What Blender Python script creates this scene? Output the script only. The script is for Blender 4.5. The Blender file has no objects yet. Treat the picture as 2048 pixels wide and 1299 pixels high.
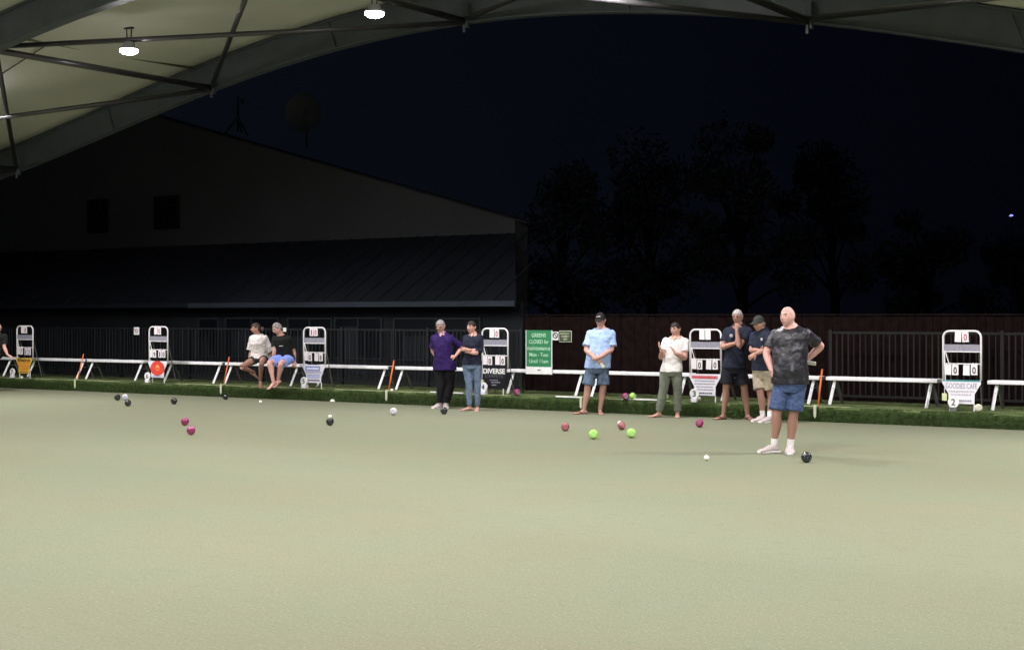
import bpy, bmesh, math, random
import numpy as np
from mathutils import Vector, Matrix
R = math.radians
random.seed(7)
SC = bpy.context.scene
COL = SC.collection

# ------------------------------------------------------------------ camera frame
F, CX, HZ, H = 3000.0, 1024.0, 634.0, 1.68          # focal length and horizon in photo pixels, eye height
P0 = Vector((-CX / F * (F * H / (775 - HZ)), F * H / (775 - HZ), 0))
P1 = Vector(((2048 - CX) / F * (F * H / (860 - HZ)), F * H / (860 - HZ), 0))
U = (P1 - P0).normalized()                          # along the edge of the green, to the right
N = Vector((U.y, -U.x, 0))                          # towards the camera
TH = math.atan2(-U.y, U.x)
O = P0 + U * ((P1 - P0).length / 2)

def at(t, d, z=0.0):
    return O + U * t + N * d + Vector((0, 0, z))
def tpx(px, d):
    k = (px - CX) / F
    return (k * (O.y + N.y * d) - (O.x + N.x * d)) / (U.x - k * U.y)
def ground(px, py, z=0.0):
    Y = F * (H - z) / (py - HZ)
    return Vector(((px - CX) / F * Y, Y, z))
def zof(px, py, d):
    p = at(tpx(px, d), d)
    return H - (py - HZ) / F * p.y

# ------------------------------------------------------------------ materials
def mat(name, col, rough=0.6, metal=0.0, var=0.12, scale=8.0, bump=0.0, bscale=60.0, bdist=0.01, spec=0.4, emit=None, coat=0.0, sub=0.0, stretch=None):
    m = bpy.data.materials.new(name); m.use_nodes = True
    nt = m.node_tree; n = nt.nodes; l = nt.links
    b = n['Principled BSDF']
    b.inputs['Roughness'].default_value = rough
    b.inputs['Metallic'].default_value = metal
    b.inputs['Specular IOR Level'].default_value = spec
    b.inputs['Coat Weight'].default_value = coat
    if sub:
        b.inputs['Subsurface Weight'].default_value = sub
        b.inputs['Subsurface Radius'].default_value = (0.012, 0.005, 0.003)
        b.inputs['Subsurface Scale'].default_value = 1.0
    tc = n.new('ShaderNodeTexCoord'); src = tc.outputs['Object']
    if stretch:
        mp = n.new('ShaderNodeMapping'); mp.inputs['Scale'].default_value = stretch
        l.new(src, mp.inputs['Vector']); src = mp.outputs['Vector']
    nz = n.new('ShaderNodeTexNoise'); nz.inputs['Scale'].default_value = scale; nz.inputs['Detail'].default_value = 6
    l.new(src, nz.inputs['Vector'])
    rp = n.new('ShaderNodeValToRGB')
    c = col
    rp.color_ramp.elements[0].position = 0.3; rp.color_ramp.elements[1].position = 0.7
    rp.color_ramp.elements[0].color = (*[x * (1 - var) for x in c], 1)
    rp.color_ramp.elements[1].color = (*[min(1, x * (1 + var)) for x in c], 1)
    l.new(nz.outputs['Fac'], rp.inputs['Fac']); l.new(rp.outputs['Color'], b.inputs['Base Color'])
    if bump:
        n2 = n.new('ShaderNodeTexNoise'); n2.inputs['Scale'].default_value = bscale; n2.inputs['Detail'].default_value = 4
        l.new(src, n2.inputs['Vector'])
        bp = n.new('ShaderNodeBump'); bp.inputs['Strength'].default_value = bump; bp.inputs['Distance'].default_value = bdist
        l.new(n2.outputs['Fac'], bp.inputs['Height']); l.new(bp.outputs['Normal'], b.inputs['Normal'])
    if emit:
        b.inputs['Emission Color'].default_value = (*emit[:3], 1); b.inputs['Emission Strength'].default_value = emit[3]
    return m

def turf_material():
    m = bpy.data.materials.new('bowling_turf'); m.use_nodes = True
    nt = m.node_tree; n = nt.nodes; l = nt.links; b = n['Principled BSDF']
    b.inputs['Roughness'].default_value = 0.9; b.inputs['Specular IOR Level'].default_value = 0.15
    tc = n.new('ShaderNodeTexCoord')
    def noise(scale, detail=3, sx=1, sy=1):
        mp = n.new('ShaderNodeMapping'); mp.inputs['Scale'].default_value = (sx, sy, 1)
        l.new(tc.outputs['Object'], mp.inputs['Vector'])
        t = n.new('ShaderNodeTexNoise'); t.inputs['Scale'].default_value = scale; t.inputs['Detail'].default_value = detail
        l.new(mp.outputs['Vector'], t.inputs['Vector']); return t.outputs['Fac']
    def mix(a, bcol, fac, lo, hi):
        mr = n.new('ShaderNodeMapRange'); mr.inputs['From Min'].default_value = lo; mr.inputs['From Max'].default_value = hi
        l.new(fac, mr.inputs['Value'])
        mx = n.new('ShaderNodeMix'); mx.data_type = 'RGBA'
        l.new(mr.outputs['Result'], mx.inputs['Factor'])
        for v, s in ((a, 6), (bcol, 7)):
            if isinstance(v, tuple): mx.inputs[s].default_value = (*v, 1)
            else: l.new(v, mx.inputs[s])
        return mx.outputs[2]
    c1 = mix((.168, .170, .110), (.158, .174, .113), noise(0.55, 4), .38, .62)          # beige and green wear patches
    c2 = mix(c1, (.182, .192, .130), noise(0.16, 3, .35, 1.3), .48, .72)                # broad pale bands
    c3 = mix(c2, (.146, .153, .096), noise(7, 5, .7, 1.5), .55, .85)                    # small mottling
    c4 = mix(c3, (.100, .110, .062), noise(38, 5, 1.4, .8), .58, .80)                      # tufts
    c5 = mix(c4, (.255, .272, .198), noise(55, 4, 1.4, .7), .56, .78)
    l.new(c5, b.inputs['Base Color'])
    bp = n.new('ShaderNodeBump'); bp.inputs['Strength'].default_value = .5; bp.inputs['Distance'].default_value = .012
    l.new(noise(45, 5), bp.inputs['Height']); l.new(bp.outputs['Normal'], b.inputs['Normal'])
    return m

def tiedye_material():
    m = bpy.data.materials.new('tie_dye_cloth'); m.use_nodes = True
    nt = m.node_tree; n = nt.nodes; l = nt.links; b = n['Principled BSDF']
    b.inputs['Roughness'].default_value = .38
    tc = n.new('ShaderNodeTexCoord')
    a = n.new('ShaderNodeTexNoise'); a.inputs['Scale'].default_value = 9; a.inputs['Detail'].default_value = 5; a.inputs['Distortion'].default_value = .5
    l.new(tc.outputs['Object'], a.inputs['Vector'])
    r = n.new('ShaderNodeValToRGB'); e = r.color_ramp.elements
    e[0].position = .40; e[0].color = (.010, .010, .014, 1); e[1].position = .76; e[1].color = (.14, .132, .175, 1)
    k = e.new(.58); k.color = (.020, .019, .028, 1)
    l.new(a.outputs['Fac'], r.inputs['Fac']); l.new(r.outputs['Color'], b.inputs['Base Color'])
    return m

M = {}
def defm(key, *a, **k): M[key] = mat(key, *a, **k)
M['turf'] = turf_material(); M['tiedye'] = tiedye_material()
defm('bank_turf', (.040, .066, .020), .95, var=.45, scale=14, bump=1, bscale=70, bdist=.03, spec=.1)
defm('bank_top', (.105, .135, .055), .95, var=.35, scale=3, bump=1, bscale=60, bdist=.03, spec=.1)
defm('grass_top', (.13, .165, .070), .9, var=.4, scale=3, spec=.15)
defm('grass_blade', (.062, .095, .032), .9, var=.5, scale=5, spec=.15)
defm('ditch_dark', (.02, .022, .018), .95)
defm('edge_strip', (.42, .46, .25), .7, var=.35, scale=5)
defm('yard', (.02, .024, .02), .95)
defm('white_metal', (.84, .82, .84), .38, var=.05, scale=20, spec=.5)
defm('bench_white', (.86, .85, .88), .45, var=.07, scale=6)
defm('leg_grey', (.12, .12, .115), .55, var=.2)
defm('joint_dark', (.03, .03, .035), .5)
defm('card', (.84, .79, .82), .5, var=.04, scale=30)
defm('card_grey', (.55, .52, .56), .5, var=.1, scale=30)
defm('ink', (.03, .03, .035), .6)
defm('ink_red', (.45, .10, .12), .6)
defm('bar_grey', (.27, .265, .32), .5, var=.35, scale=22, stretch=(2, 1, 6))
defm('panel_white', (.80, .78, .86), .45, var=.05, scale=9)
defm('panel_yellow', (.80, .50, .08), .45, var=.12, scale=6)
defm('yellow_print', (.78, .26, .03), .5)
defm('panel_black', (.012, .012, .018), .35)
defm('print_blue', (.20, .27, .62), .5)
defm('print_red', (.72, .07, .05), .45, var=.15, scale=9)
defm('print_pink', (.62, .22, .28), .5)
defm('print_gold', (.80, .42, .12), .5)
defm('print_grey', (.33, .32, .37), .5)
defm('print_teal', (.05, .27, .27), .5)
defm('print_white', (.85, .85, .85), .5)
defm('print_dim', (.10, .11, .12), .5)
defm('sign_green', (.035, .21, .09), .4, var=.08)
defm('sign_letter', (.48, .72, .52), .5)
defm('sign_dark', (.06, .09, .05), .5)
defm('cream', (.60, .62, .45), .5)
defm('orange', (.80, .16, .035), .4, var=.1)
defm('lime_tag', (.62, .68, .36), .5)
defm('fence_metal', (.0030, .0020, .0020), .7, var=.8, scale=9, stretch=(3, 3, .4))
defm('fence_left', (.0045, .0062, .0082), .55, var=.5, scale=9, stretch=(3, 3, .4))
defm('fence_wood', (.0078, .0036, .0034), .9, var=.5, scale=7, bump=.4, spec=.08)
defm('steel', (.060, .071, .078), .5, var=.15, scale=3, metal=0, spec=.5)
defm('steel_dark', (.030, .028, .030), .32, var=.15, scale=3, spec=.7)
defm('membrane', (.50, .50, .425), .8, var=.06, scale=.8)
defm('seam', (.15, .145, .10), .8)
defm('lamp_case', (.35, .35, .37), .4)
defm('lens', (.9, .9, .9), .3, emit=(1.0, .96, 1.0, 110))
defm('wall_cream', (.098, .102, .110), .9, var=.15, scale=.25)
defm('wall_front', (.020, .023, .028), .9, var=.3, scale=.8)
defm('roof_sheet', (.022, .027, .038), .7, var=.2, scale=.5)
defm('fascia', (.055, .070, .095), .7, var=.25, scale=.8)
defm('win_glass', (.010, .012, .017), .35)
defm('win_frame', (.045, .055, .062), .6)
defm('dish_grey', (.070, .074, .095), .6)
defm('bark', (.012, .010, .009), .95)
defm('leaf', (.070, .085, .095), .9, var=.5, scale=1.5)
defm('skin', (.56, .31, .25), .5, var=.08, scale=9, spec=.35, sub=.12)
defm('skin_tan', (.44, .235, .18), .5, var=.10, scale=9, spec=.35, sub=.12)
defm('skin_pink', (.66, .37, .33), .48, var=.08, scale=9, spec=.4, sub=.12)
defm('lip', (.40, .15, .13), .5)
defm('eye_dark', (.05, .035, .03), .3)
defm('sole', (.78, .75, .74), .6)
defm('shoe_white', (.44, .375, .37), .6, var=.10, scale=25, bump=.4, bscale=70)
defm('sock', (.72, .70, .70), .8)
defm('sandal', (.13, .045, .03), .6)
def cloth(key, col, var=.22, sc=9): defm(key, col, .85, var=var, scale=sc, bump=.35, bscale=26, bdist=.02, spec=.2)
cloth('tee_blue', (.37, .50, .82), .12); cloth('tee_white', (.78, .75, .74), .06); cloth('tee_cream', (.70, .65, .63), .10)
cloth('tee_black', (.012, .013, .013)); cloth('polo_purple', (.026, .011, .080), .45); cloth('polo_navy', (.018, .022, .040), .3)
cloth('knit_navy', (.016, .018, .036), .3); cloth('short_blue', (.24, .34, .80), .15); cloth('denim', (.060, .092, .19), .35, 30)
cloth('denim_grey', (.10, .14, .21), .45, 12); cloth('jean', (.13, .175, .26), .35, 12); cloth('trouser_black', (.010, .009, .011))
cloth('trouser_sage', (.145, .160, .125), .2); cloth('khaki', (.34, .29, .21), .25, 14); cloth('short_black', (.013, .014, .021))
cloth('short_dark', (.03, .035, .03)); cloth('cap_black', (.022, .019, .019)); cloth('cap_grey', (.040, .043, .038))
cloth('collar_lilac', (.30, .22, .50), .3)
def hairm(key, col): defm(key, col, .6, var=.45, scale=45, bump=.8, bscale=90, bdist=.01, stretch=(1, 1, .25))
hairm('hair_grey', (.26, .235, .225)); hairm('hair_brown', (.050, .030, .022)); hairm('hair_dark', (.018, .012, .010))
hairm('hair_silver', (.42, .39, .37)); hairm('hair_light', (.10, .065, .045)); defm('hair_short', (.56, .36, .31), .6, var=.1, scale=30)

# ------------------------------------------------------------------ mesh helpers
class MB:
    def __init__(s): s.v = []; s.f = []
    def add(s, vs, fs):
        o = len(s.v); s.v += [Vector(v) for v in vs]; s.f += [tuple(i + o for i in f) for f in fs]
    def box(s, c, size, rot=None):
        c = Vector(c); hx, hy, hz = [a / 2 for a in size]
        vs = [Vector((x, y, z)) for x in (-hx, hx) for y in (-hy, hy) for z in (-hz, hz)]
        if rot is not None: vs = [rot @ v for v in vs]
        s.add([v + c for v in vs], [(0, 1, 3, 2), (4, 6, 7, 5), (0, 4, 5, 1), (2, 3, 7, 6), (0, 2, 6, 4), (1, 5, 7, 3)])
    def rings(s, rings, close=False):
        n = len(rings[0]); vs = [v for r in rings for v in r]; fs = []
        for i in range(len(rings) - 1):
            for j in range(n):
                k = (j + 1) % n
                fs.append((i * n + j, i * n + k, (i + 1) * n + k, (i + 1) * n + j))
        fs.append(tuple(range(n - 1, -1, -1))); fs.append(tuple((len(rings) - 1) * n + j for j in range(n)))
        s.add(vs, fs)
    def tube(s, pts, r, seg=8, aspect=1.0, up=None):
        pts = [Vector(p) for p in pts]; rr = r if isinstance(r, (list, tuple)) else [r] * len(pts)
        rings = []; ref = Vector(up) if up else None
        for i, p in enumerate(pts):
            d = (pts[min(i + 1, len(pts) - 1)] - pts[max(i - 1, 0)]).normalized()
            if ref is None:
                ref = Vector((0, 0, 1)) if abs(d.z) < .9 else Vector((1, 0, 0))
            a = (ref - d * ref.dot(d))
            if a.length < 1e-4: a = d.orthogonal()
            a.normalize(); b = d.cross(a); ref = a if not up else Vector(up)
            rings.append([p + (a * math.cos(q) + b * math.sin(q) * aspect) * rr[i] for q in [2 * math.pi * j / seg for j in range(seg)]])
        s.rings(rings)
    def limb(s, pts, radii, seg=14, sub=5, aspect=1.0, up=None, flat=False):
        pts = [Vector(p) for p in pts]; n = len(pts); P = []; Q = []
        for i in range(n - 1):
            p0, p1, p2, p3 = pts[max(i - 1, 0)], pts[i], pts[i + 1], pts[min(i + 2, n - 1)]
            r0, r1, r2, r3 = radii[max(i - 1, 0)], radii[i], radii[i + 1], radii[min(i + 2, n - 1)]
            for k in range(sub):
                t = k / sub
                def cr(a, b, c, d): return .5 * ((2 * b) + (c - a) * t + (2 * a - 5 * b + 4 * c - d) * t * t + (3 * b - a - 3 * c + d) * t ** 3)
                lin = p1.lerp(p2, t)
                P.append(cr(p0, p1, p2, p3).lerp(lin, .55)); Q.append(max(.003, cr(r0, r1, r2, r3)))
        P.append(pts[-1]); Q.append(radii[-1])
        # rounded ends
        d0 = (P[0] - P[1]).normalized(); d1 = (P[-1] - P[-2]).normalized()
        P = [P[0] + d0 * Q[0] * .8, P[0] + d0 * Q[0] * .45] + P + ([] if flat else [P[-1] + d1 * Q[-1] * .45, P[-1] + d1 * Q[-1] * .8])
        Q = [Q[0] * .35, Q[0] * .82] + Q + ([] if flat else [Q[-1] * .82, Q[-1] * .35])
        s.tube(P, Q, seg, aspect, up)
    def prism(s, poly, y0, y1):       # polygon in x,z
        n = len(poly)
        vs = [(x, y0, z) for x, z in poly] + [(x, y1, z) for x, z in poly]
        s.add(vs, [tuple(range(n)), tuple(range(2 * n - 1, n - 1, -1))] + [(i, i + n, (i + 1) % n + n, (i + 1) % n) for i in range(n)])
    def sphere(s, c, r, seg=20, rg=14, fn=None):
        c = Vector(c); r = Vector(r) if not isinstance(r, (int, float)) else Vector((r, r, r)); rings = []
        for i in range(1, rg):
            th = math.pi * i / rg; ring = []
            for j in range(seg):
                ph = 2 * math.pi * j / seg
                v = Vector((math.sin(th) * math.cos(ph), math.sin(th) * math.sin(ph), math.cos(th)))
                ring.append(c + (fn(v) if fn else Vector((v.x * r.x, v.y * r.y, v.z * r.z))))
            rings.append(ring)
        s.rings(rings)
    def xform(s, m): s.v = [m @ v for v in s.v]
    def mesh(s, name, smooth=False):
        me = bpy.data.meshes.new(name); me.from_pydata([tuple(v) for v in s.v], [], s.f); me.validate()
        bm = bmesh.new(); bm.from_mesh(me); bmesh.ops.recalc_face_normals(bm, faces=bm.faces); bm.to_mesh(me); bm.free()
        if smooth: me.shades = None if False else me.polygons.foreach_set('use_smooth', [True] * len(me.polygons))
        return me
    def build(s, name, m, parent=None, smooth=False, bevel=0):
        me = bpy.data.meshes.new(name); me.from_pydata([tuple(v) for v in s.v], [], s.f); me.validate()
        bm = bmesh.new(); bm.from_mesh(me); bmesh.ops.recalc_face_normals(bm, faces=bm.faces); bm.to_mesh(me); bm.free()
        if smooth: me.polygons.foreach_set('use_smooth', [True] * len(me.polygons))
        me.materials.append(M[m] if isinstance(m, str) else m)
        o = bpy.data.objects.new(name, me); COL.objects.link(o)
        if parent is not None: o.parent = parent
        if bevel:
            b = o.modifiers.new('bevel', 'BEVEL'); b.width = bevel; b.segments = 2; b.limit_method = 'ANGLE'
        return o

def tag(o, label, cat, group=None):
    o['label'] = label; o['category'] = cat
    if group: o['group'] = group
    return o
def thing(name, label, cat, loc=(0, 0, 0), rz=0.0, group=None):
    o = bpy.data.objects.new(name, None); COL.objects.link(o); o.location = loc; o.rotation_euler = (0, 0, rz); o.empty_display_size = .1
    return tag(o, label, cat, group)
def struct(o): o['kind'] = 'structure'; return o
def copy_tree(o, parent=None):
    c = o.copy(); COL.objects.link(c)
    if parent is not None: c.parent = parent
    for ch in list(o.children): copy_tree(ch, c)
    return c

def text_mb(s, w, h, depth=.002, bold=.0, spacing=1.0):
    """letter shapes fitted to w x h, centred, in the x-z plane, facing -y"""
    cu = bpy.data.curves.new('lettering', 'FONT'); cu.body = s; cu.align_x = 'CENTER'; cu.offset = bold; cu.resolution_u = 3
    cu.space_character = spacing; cu.extrude = .02
    o = bpy.data.objects.new('lettering', cu); COL.objects.link(o); bpy.context.view_layer.update()
    me = bpy.data.meshes.new_from_object(o.evaluated_get(bpy.context.evaluated_depsgraph_get()))
    mb = MB(); vs = [v.co.copy() for v in me.vertices]
    x0 = min(v.x for v in vs); x1 = max(v.x for v in vs); y0 = min(v.y for v in vs); y1 = max(v.y for v in vs)
    sx = w / (x1 - x0); sz = h / (y1 - y0)
    mb.add([((v.x - (x0 + x1) / 2) * sx, -(v.z / .02) * depth / 2, (v.y - (y0 + y1) / 2) * sz) for v in vs], [tuple(p.vertices) for p in me.polygons])
    bpy.data.objects.remove(o); bpy.data.meshes.remove(me)
    return mb
def lettering(s, w, h, m, parent, x, y, z, bold=0.0, name='lettering'):
    mb = text_mb(s, w, h, .003, bold); mb.v = [v + Vector((x, y, z)) for v in mb.v]
    return mb.build(name, m, parent)
def text_rows(m, parent, rows, y, seed=1):
    """small print too fine to read in the photo: word-sized dashes"""
    rd = random.Random(seed); mb = MB()
    for z, x0, x1, h in rows:
        x = x0
        while x < x1 - .01:
            w = min(rd.uniform(.012, .045), x1 - x); mb.box((x + w / 2, y, z), (w, .003, h)); x += w + .008
    return mb.build('small_print', m, parent)

# ------------------------------------------------------------------ ground, green, ditch, bank
rot_line = Matrix.Rotation(-TH, 4, 'Z')
def along(o):                        # object whose local x runs along the edge, local y away from the camera
    o.location = O; o.rotation_euler = (0, 0, -TH); return o
T0, T1 = -34.0, 26.0
mb = MB(); mb.box((0, 0, -.32), (900, 900, .1)); struct(mb.build('ground', 'yard'))
mb = MB(); mb.box(((T0 + T1) / 2, -21.0, -.13), (T1 - T0, 42.0, .26)); o = struct(along(mb.build('green_field', 'turf')))
o['label'] = 'worn beige green synthetic bowling green'
mb = MB(); mb.box(((T0 + T1) / 2, .15, -.2), (T1 - T0, .298, .1)); struct(along(mb.build('ditch', 'ditch_dark')))
# bank: soft profile, subdivided and roughened
BZ = .22
prof = [(.30, -.25), (.302, .02), (.305, .12), (.325, .185), (.36, BZ - .008), (.42, BZ), (.9, BZ + .004), (1.6, BZ + .002), (2.3, BZ), (2.3, -.25)]
rd = random.Random(3); rings = []
nseg = 420
for i in range(nseg + 1):
    t = T0 + (T1 - T0) * i / nseg
    rings.append([Vector((t, y + (rd.uniform(-.008, .008) if 0 < k < 6 else 0), z + (rd.uniform(-.006, .006) if 1 < k < 8 else 0))) for k, (y, z) in enumerate(prof)])
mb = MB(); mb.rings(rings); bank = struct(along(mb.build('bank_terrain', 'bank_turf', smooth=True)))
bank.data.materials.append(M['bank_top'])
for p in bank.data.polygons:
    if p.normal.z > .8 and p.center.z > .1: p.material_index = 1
# pale line along the lip of the bank: wear plus lit edge, put into colour
mb = MB(); t = T0
while t < T1:
    L = rd.uniform(.5, 2.4)
    if rd.random() < .72: mb.box((t + L / 2, .375 + rd.uniform(-.006, .006), BZ + .004), (L, .022, .012))
    t += L + rd.uniform(.02, .3)
struct(along(mb.build('bank_edge_path', 'edge_strip')))
mb = MB(); mb.box(((T0 + T1) / 2, 2.31 + 30, .06), (T1 - T0 + 200, 60, .26)); struct(along(mb.build('yard_ground', 'yard')))
# grass tufts on the face and top of the bank
mb = MB(); rd = random.Random(11)
for i in range(52000):
    t = rd.uniform(-17.5, 12.5); q = rd.random()
    if q < .62: y, z = rd.uniform(.285, .31), rd.uniform(-.06, .19); d = Vector((rd.uniform(-.5, .5), -rd.uniform(.3, 1), rd.uniform(-.5, .8)))
    elif q < .80: y, z = rd.uniform(.32, .42), BZ - .012; d = Vector((rd.uniform(-.6, .6), rd.uniform(-.8, .3), 1))
    else: y, z = rd.uniform(.42, 2.2), BZ - .003; d = Vector((rd.uniform(-.7, .7), rd.uniform(-.7, .7), 1))
    d.normalize(); L = rd.uniform(.014, .034); w = Vector((rd.uniform(.5, 1), rd.uniform(-.4, .4), 0)).normalized() * .004
    p = Vector((t, y, z)); mb.add([p - w, p + w, p + d * L], [(0, 1, 2)])
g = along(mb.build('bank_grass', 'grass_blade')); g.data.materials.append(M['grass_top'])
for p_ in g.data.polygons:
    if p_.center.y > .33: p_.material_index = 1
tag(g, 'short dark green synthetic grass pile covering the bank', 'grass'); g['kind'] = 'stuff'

# ------------------------------------------------------------------ white loose strips on the bank lip
for i, (xa, xb, lab) in enumerate([(861, 926, 'thin white strip on the bank edge behind the two standing women'),
                                   (1112, 1163, 'thin white strip on the bank edge left of the light blue shirt man'),
                                   (1246, 1328, 'thin white strip on the bank edge right of the light blue shirt man')]):
    a, b = tpx(xa, -.36), tpx(xb, -.36)
    mb = MB(); mb.box(((b - a) / 2, 0, .012), (b - a, .03, .024))
    o = mb.build('edging_strip', 'print_white', bevel=.004); o.location = at(a, -.36, BZ + .004); o.rotation_euler = (0, 0, -TH)
    tag(o, lab, 'edging strip', 'white strips along the bank edge')

# ------------------------------------------------------------------ benches
def bench(t0, t1, label, joint=True, turn=0.0):
    L = t1 - t0
    r = thing('bench', label, 'bench', at(t0, -1.15, BZ), -TH, 'white backless benches along the bank')
    mb = MB(); mb.box((L / 2, 0, .435), (L, .26, .062)); mb.build('seat', 'bench_white', r, bevel=.012)
    for x in (.13, L - .13):
        for sgn, m in ((-1, 'bench_white'), (1, 'leg_grey')):
            mb = MB(); a = Vector((x, sgn * .045, .40)); b = Vector((x + sgn * .01, sgn * .255, .0))
            mb.tube([a, b], .03, 4, up=(1, 0, 0)); mb.build('leg', m, r, bevel=.004)
        mb = MB(); mb.tube([(x, -.14, .27), (x, .14, .27)], .011, 6); mb.build('brace', 'leg_grey', r)
    if joint:
        mb = MB(); mb.box((L + .035, 0, .435), (.07, .22, .05)); mb.build('joint_clamp', 'joint_dark', r)
    return r
BN = [(-86, 31, 'white bench at the far left under the bald man', False), (66, 178, 'white bench just right of the yellow scoreboard', True),
      (182, 295, 'white bench just left of the red oval scoreboard', False), (338, 452, 'white bench just right of the red oval scoreboard', True),
      (458, 607, 'white bench carrying the couple seated together', False), (641, 783, 'white bench just right of the blue and white scoreboard', True),
      (798, 962, 'white bench behind the two standing women', False), (1019, 1178, 'white bench behind the green closure sign', True),
      (1186, 1386, 'white bench between the light blue shirt man and the clapping man', False), (1444, 1644, 'white bench behind the men in navy polos', True),
      (1657, 1880, 'white bench just left of the cafe scoreboard', False), (1979, 2215, 'white bench at the right edge beyond the cafe scoreboard', False)]
for a, b, lab, j in BN: bench(tpx(a, -1.15), tpx(b, -1.15), lab, j)

# ------------------------------------------------------------------ scoreboards
def hoop_pts(w, ztop, zbot, r, inset=0):
    pts = [(-w, 0, zbot)]
    for k in range(9):
        a = math.pi - k * math.pi / 16; pts.append((-w + r + r * math.cos(a), 0, ztop - r + r * math.sin(a)))
    for k in range(9):
        a = math.pi / 2 - k * math.pi / 16; pts.append((w - r + r * math.cos(a), 0, ztop - r + r * math.sin(a)))
    pts.append((w, 0, zbot)); return pts
def card(par, x, z, txt, m='card', ink='ink', tilt=0.0):
    c = MB(); rt = Matrix.Rotation(R(tilt), 3, 'Y'); c.box((x, -.03, z), (.100, .006, .160), rt)
    o = c.build('score_card', m, par)
    k = MB()
    for dx in (-.026, .026): k.tube([(x + dx, -.032, z + .074), (x + dx, -.022, z + .1), (x + dx, .0, z + .103), (x + dx, .010, z + .085)], .0055, 6)
    k.build('hanging_ring', 'white_metal', o)
    if txt:
        t = text_mb(txt, .052 if txt != '1' else .03, .105, .003, .012); t.v = [v + Vector((x, -.036, z - .008)) for v in t.v]; t.build('digit', ink, o)
def board(px, label, top, mid, style):
    tc = tpx(px, -.5)
    r = thing('scoreboard', label, 'scoreboard', at(tc, -.5, BZ), -TH, 'scoreboards along the bank')
    W = .295
    mb = MB(); mb.tube(hoop_pts(W, 1.245, .48, .10), .0165, 8); mb.build('frame', 'white_metal', r, smooth=True)
    for sx in (-1, 1):
        mb = MB(); mb.tube([(sx * .19, 0, .12), (sx * .19, 0, 0)], .011, 8); mb.build('leg', 'white_metal', r)
        mb = MB(); mb.tube([(sx * .25, .02, 1.0), (sx * .21, .33, 0)], .010, 6); mb.build('rear_leg', 'leg_grey', r)
    mb = MB(); mb.box((0, .0, .985), (W * 2 - .03, .02, .105)); mb.build('header_bar', 'bar_grey', r)
    mb = MB(); mb.box((0, -.008, .924), (W * 2 - .03, .03, .014)); mb.build('ledge', 'white_metal', r)
    mb = MB(); mb.tube([(-W, 0, .735), (W, 0, .735)], .009, 8); mb.build('card_rail', 'white_metal', r)
    mb = MB(); mb.tube([(-.27, -.02, .91), (-.255, -.02, .48)], .009, 6); mb.tube([(-.255, -.02, .92), (-.2, -.02, .74)], .007, 6); mb.build('measuring_string', 'white_metal', r)
    for x, c in zip((-.052, .062), top): card(r, x, 1.155, c, 'card', 'ink_red', random.uniform(-3, 3))
    for x, c in zip((-.208, -.096, .078, .198), mid): card(r, x, .645 + random.uniform(-.006, .004), c, 'card', 'ink', random.uniform(-2.5, 2.5))
    poly = [(-.30, .485), (-.30, .43), (-.205, .27), (-.20, .115), (.20, .115), (.205, .27), (.30, .43), (.30, .485)]
    pm = {'yellow': 'panel_yellow', 'black': 'panel_black'}.get(style, 'panel_white')
    if style == 'black': poly = [(-.29, .56), (-.285, .40), (-.24, .13), (.21, .13), (.285, .40), (.29, .56)]
    mb = MB(); mb.prism(poly, -.030, -.020); adv = mb.build('advert_panel', pm, r, bevel=.002)
    y = -.0325
    if style == 'yellow':
        lettering('Blains', .46, .085, 'ink', adv, 0, y, .435, .02)
        text_rows('yellow_print', adv, [(.365, -.22, .22, .028), (.325, -.2, .2, .014), (.29, -.2, .2, .026), (.25, -.18, .18, .012), (.22, -.17, .17, .02), (.185, -.16, .16, .012)], y, 2)
        text_rows('ink', adv, [(.145, -.16, .16, .014)], y, 3)
    if style == 'red':
        e = MB(); e.prism([(.225 * math.cos(q), .325 + .165 * math.sin(q)) for q in [2 * math.pi * k / 40 for k in range(40)]], -.034, -.0305); ov = e.build('oval_emblem', 'print_red', adv)
        e = MB(); e.prism([(-.06, .34), (-.02, .41), (0, .38), (.03, .40), (.07, .34)], -.038, -.0345); e.build('hill_mark', 'print_gold', ov)
        e = MB(); e.box((.0, -.036, .318), (.16, .004, .010)); e.box((.01, -.036, .285), (.11, .004, .010)); e.build('mark_line', 'print_gold', ov)
        text_rows('print_blue', adv, [(.15, -.16, .16, .014)], y, 4); text_rows('print_grey', adv, [(.125, -.15, .12, .006)], y, 5)
    if style == 'blue':
        e = MB(); e.box((-.02, y, .405), (.40, .003, .10)); bl = e.build('blue_heading', 'print_blue', adv)
        text_rows('panel_white', bl, [(.405, -.18, .15, .045)], y - .003, 21)
        text_rows('print_grey', adv, [(.335, -.22, .22, .016), (.31, -.21, .2, .012)], y, 6)
        text_rows('print_blue', adv, [(.275, -.17, .17, .016), (.245, -.17, .17, .016), (.215, -.16, .16, .014)], y, 7)
        text_rows('ink', adv, [(.165, -.17, .17, .026)], y, 8)
    if style == 'black':
        lettering('DIVERSE', .50, .10, 'print_white', adv, 0, y, .445, .03)
        lettering('CARPETS', .40, .06, 'print_dim', adv, 0, y, .35, .0)
        text_rows('print_grey', adv, [(.275, -.1, .1, .014), (.235, -.06, .14, .018), (.185, -.05, .05, .022)], y, 9)
    if style == 'pink':
        e = MB(); e.box((0, y, .43), (.50, .003, .055)); pk = e.build('pink_heading', 'print_pink', adv)
        text_rows('print_red', pk, [(.43, -.22, .22, .024)], y - .003, 10)
        text_rows('print_grey', adv, [(.365, -.19, .19, .020), (.315, -.2, .2, .020), (.262, -.16, .16, .020), (.215, -.16, .16, .020)], y, 11)
        text_rows('ink', adv, [(.155, -.12, .14, .022)], y, 12)
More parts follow.
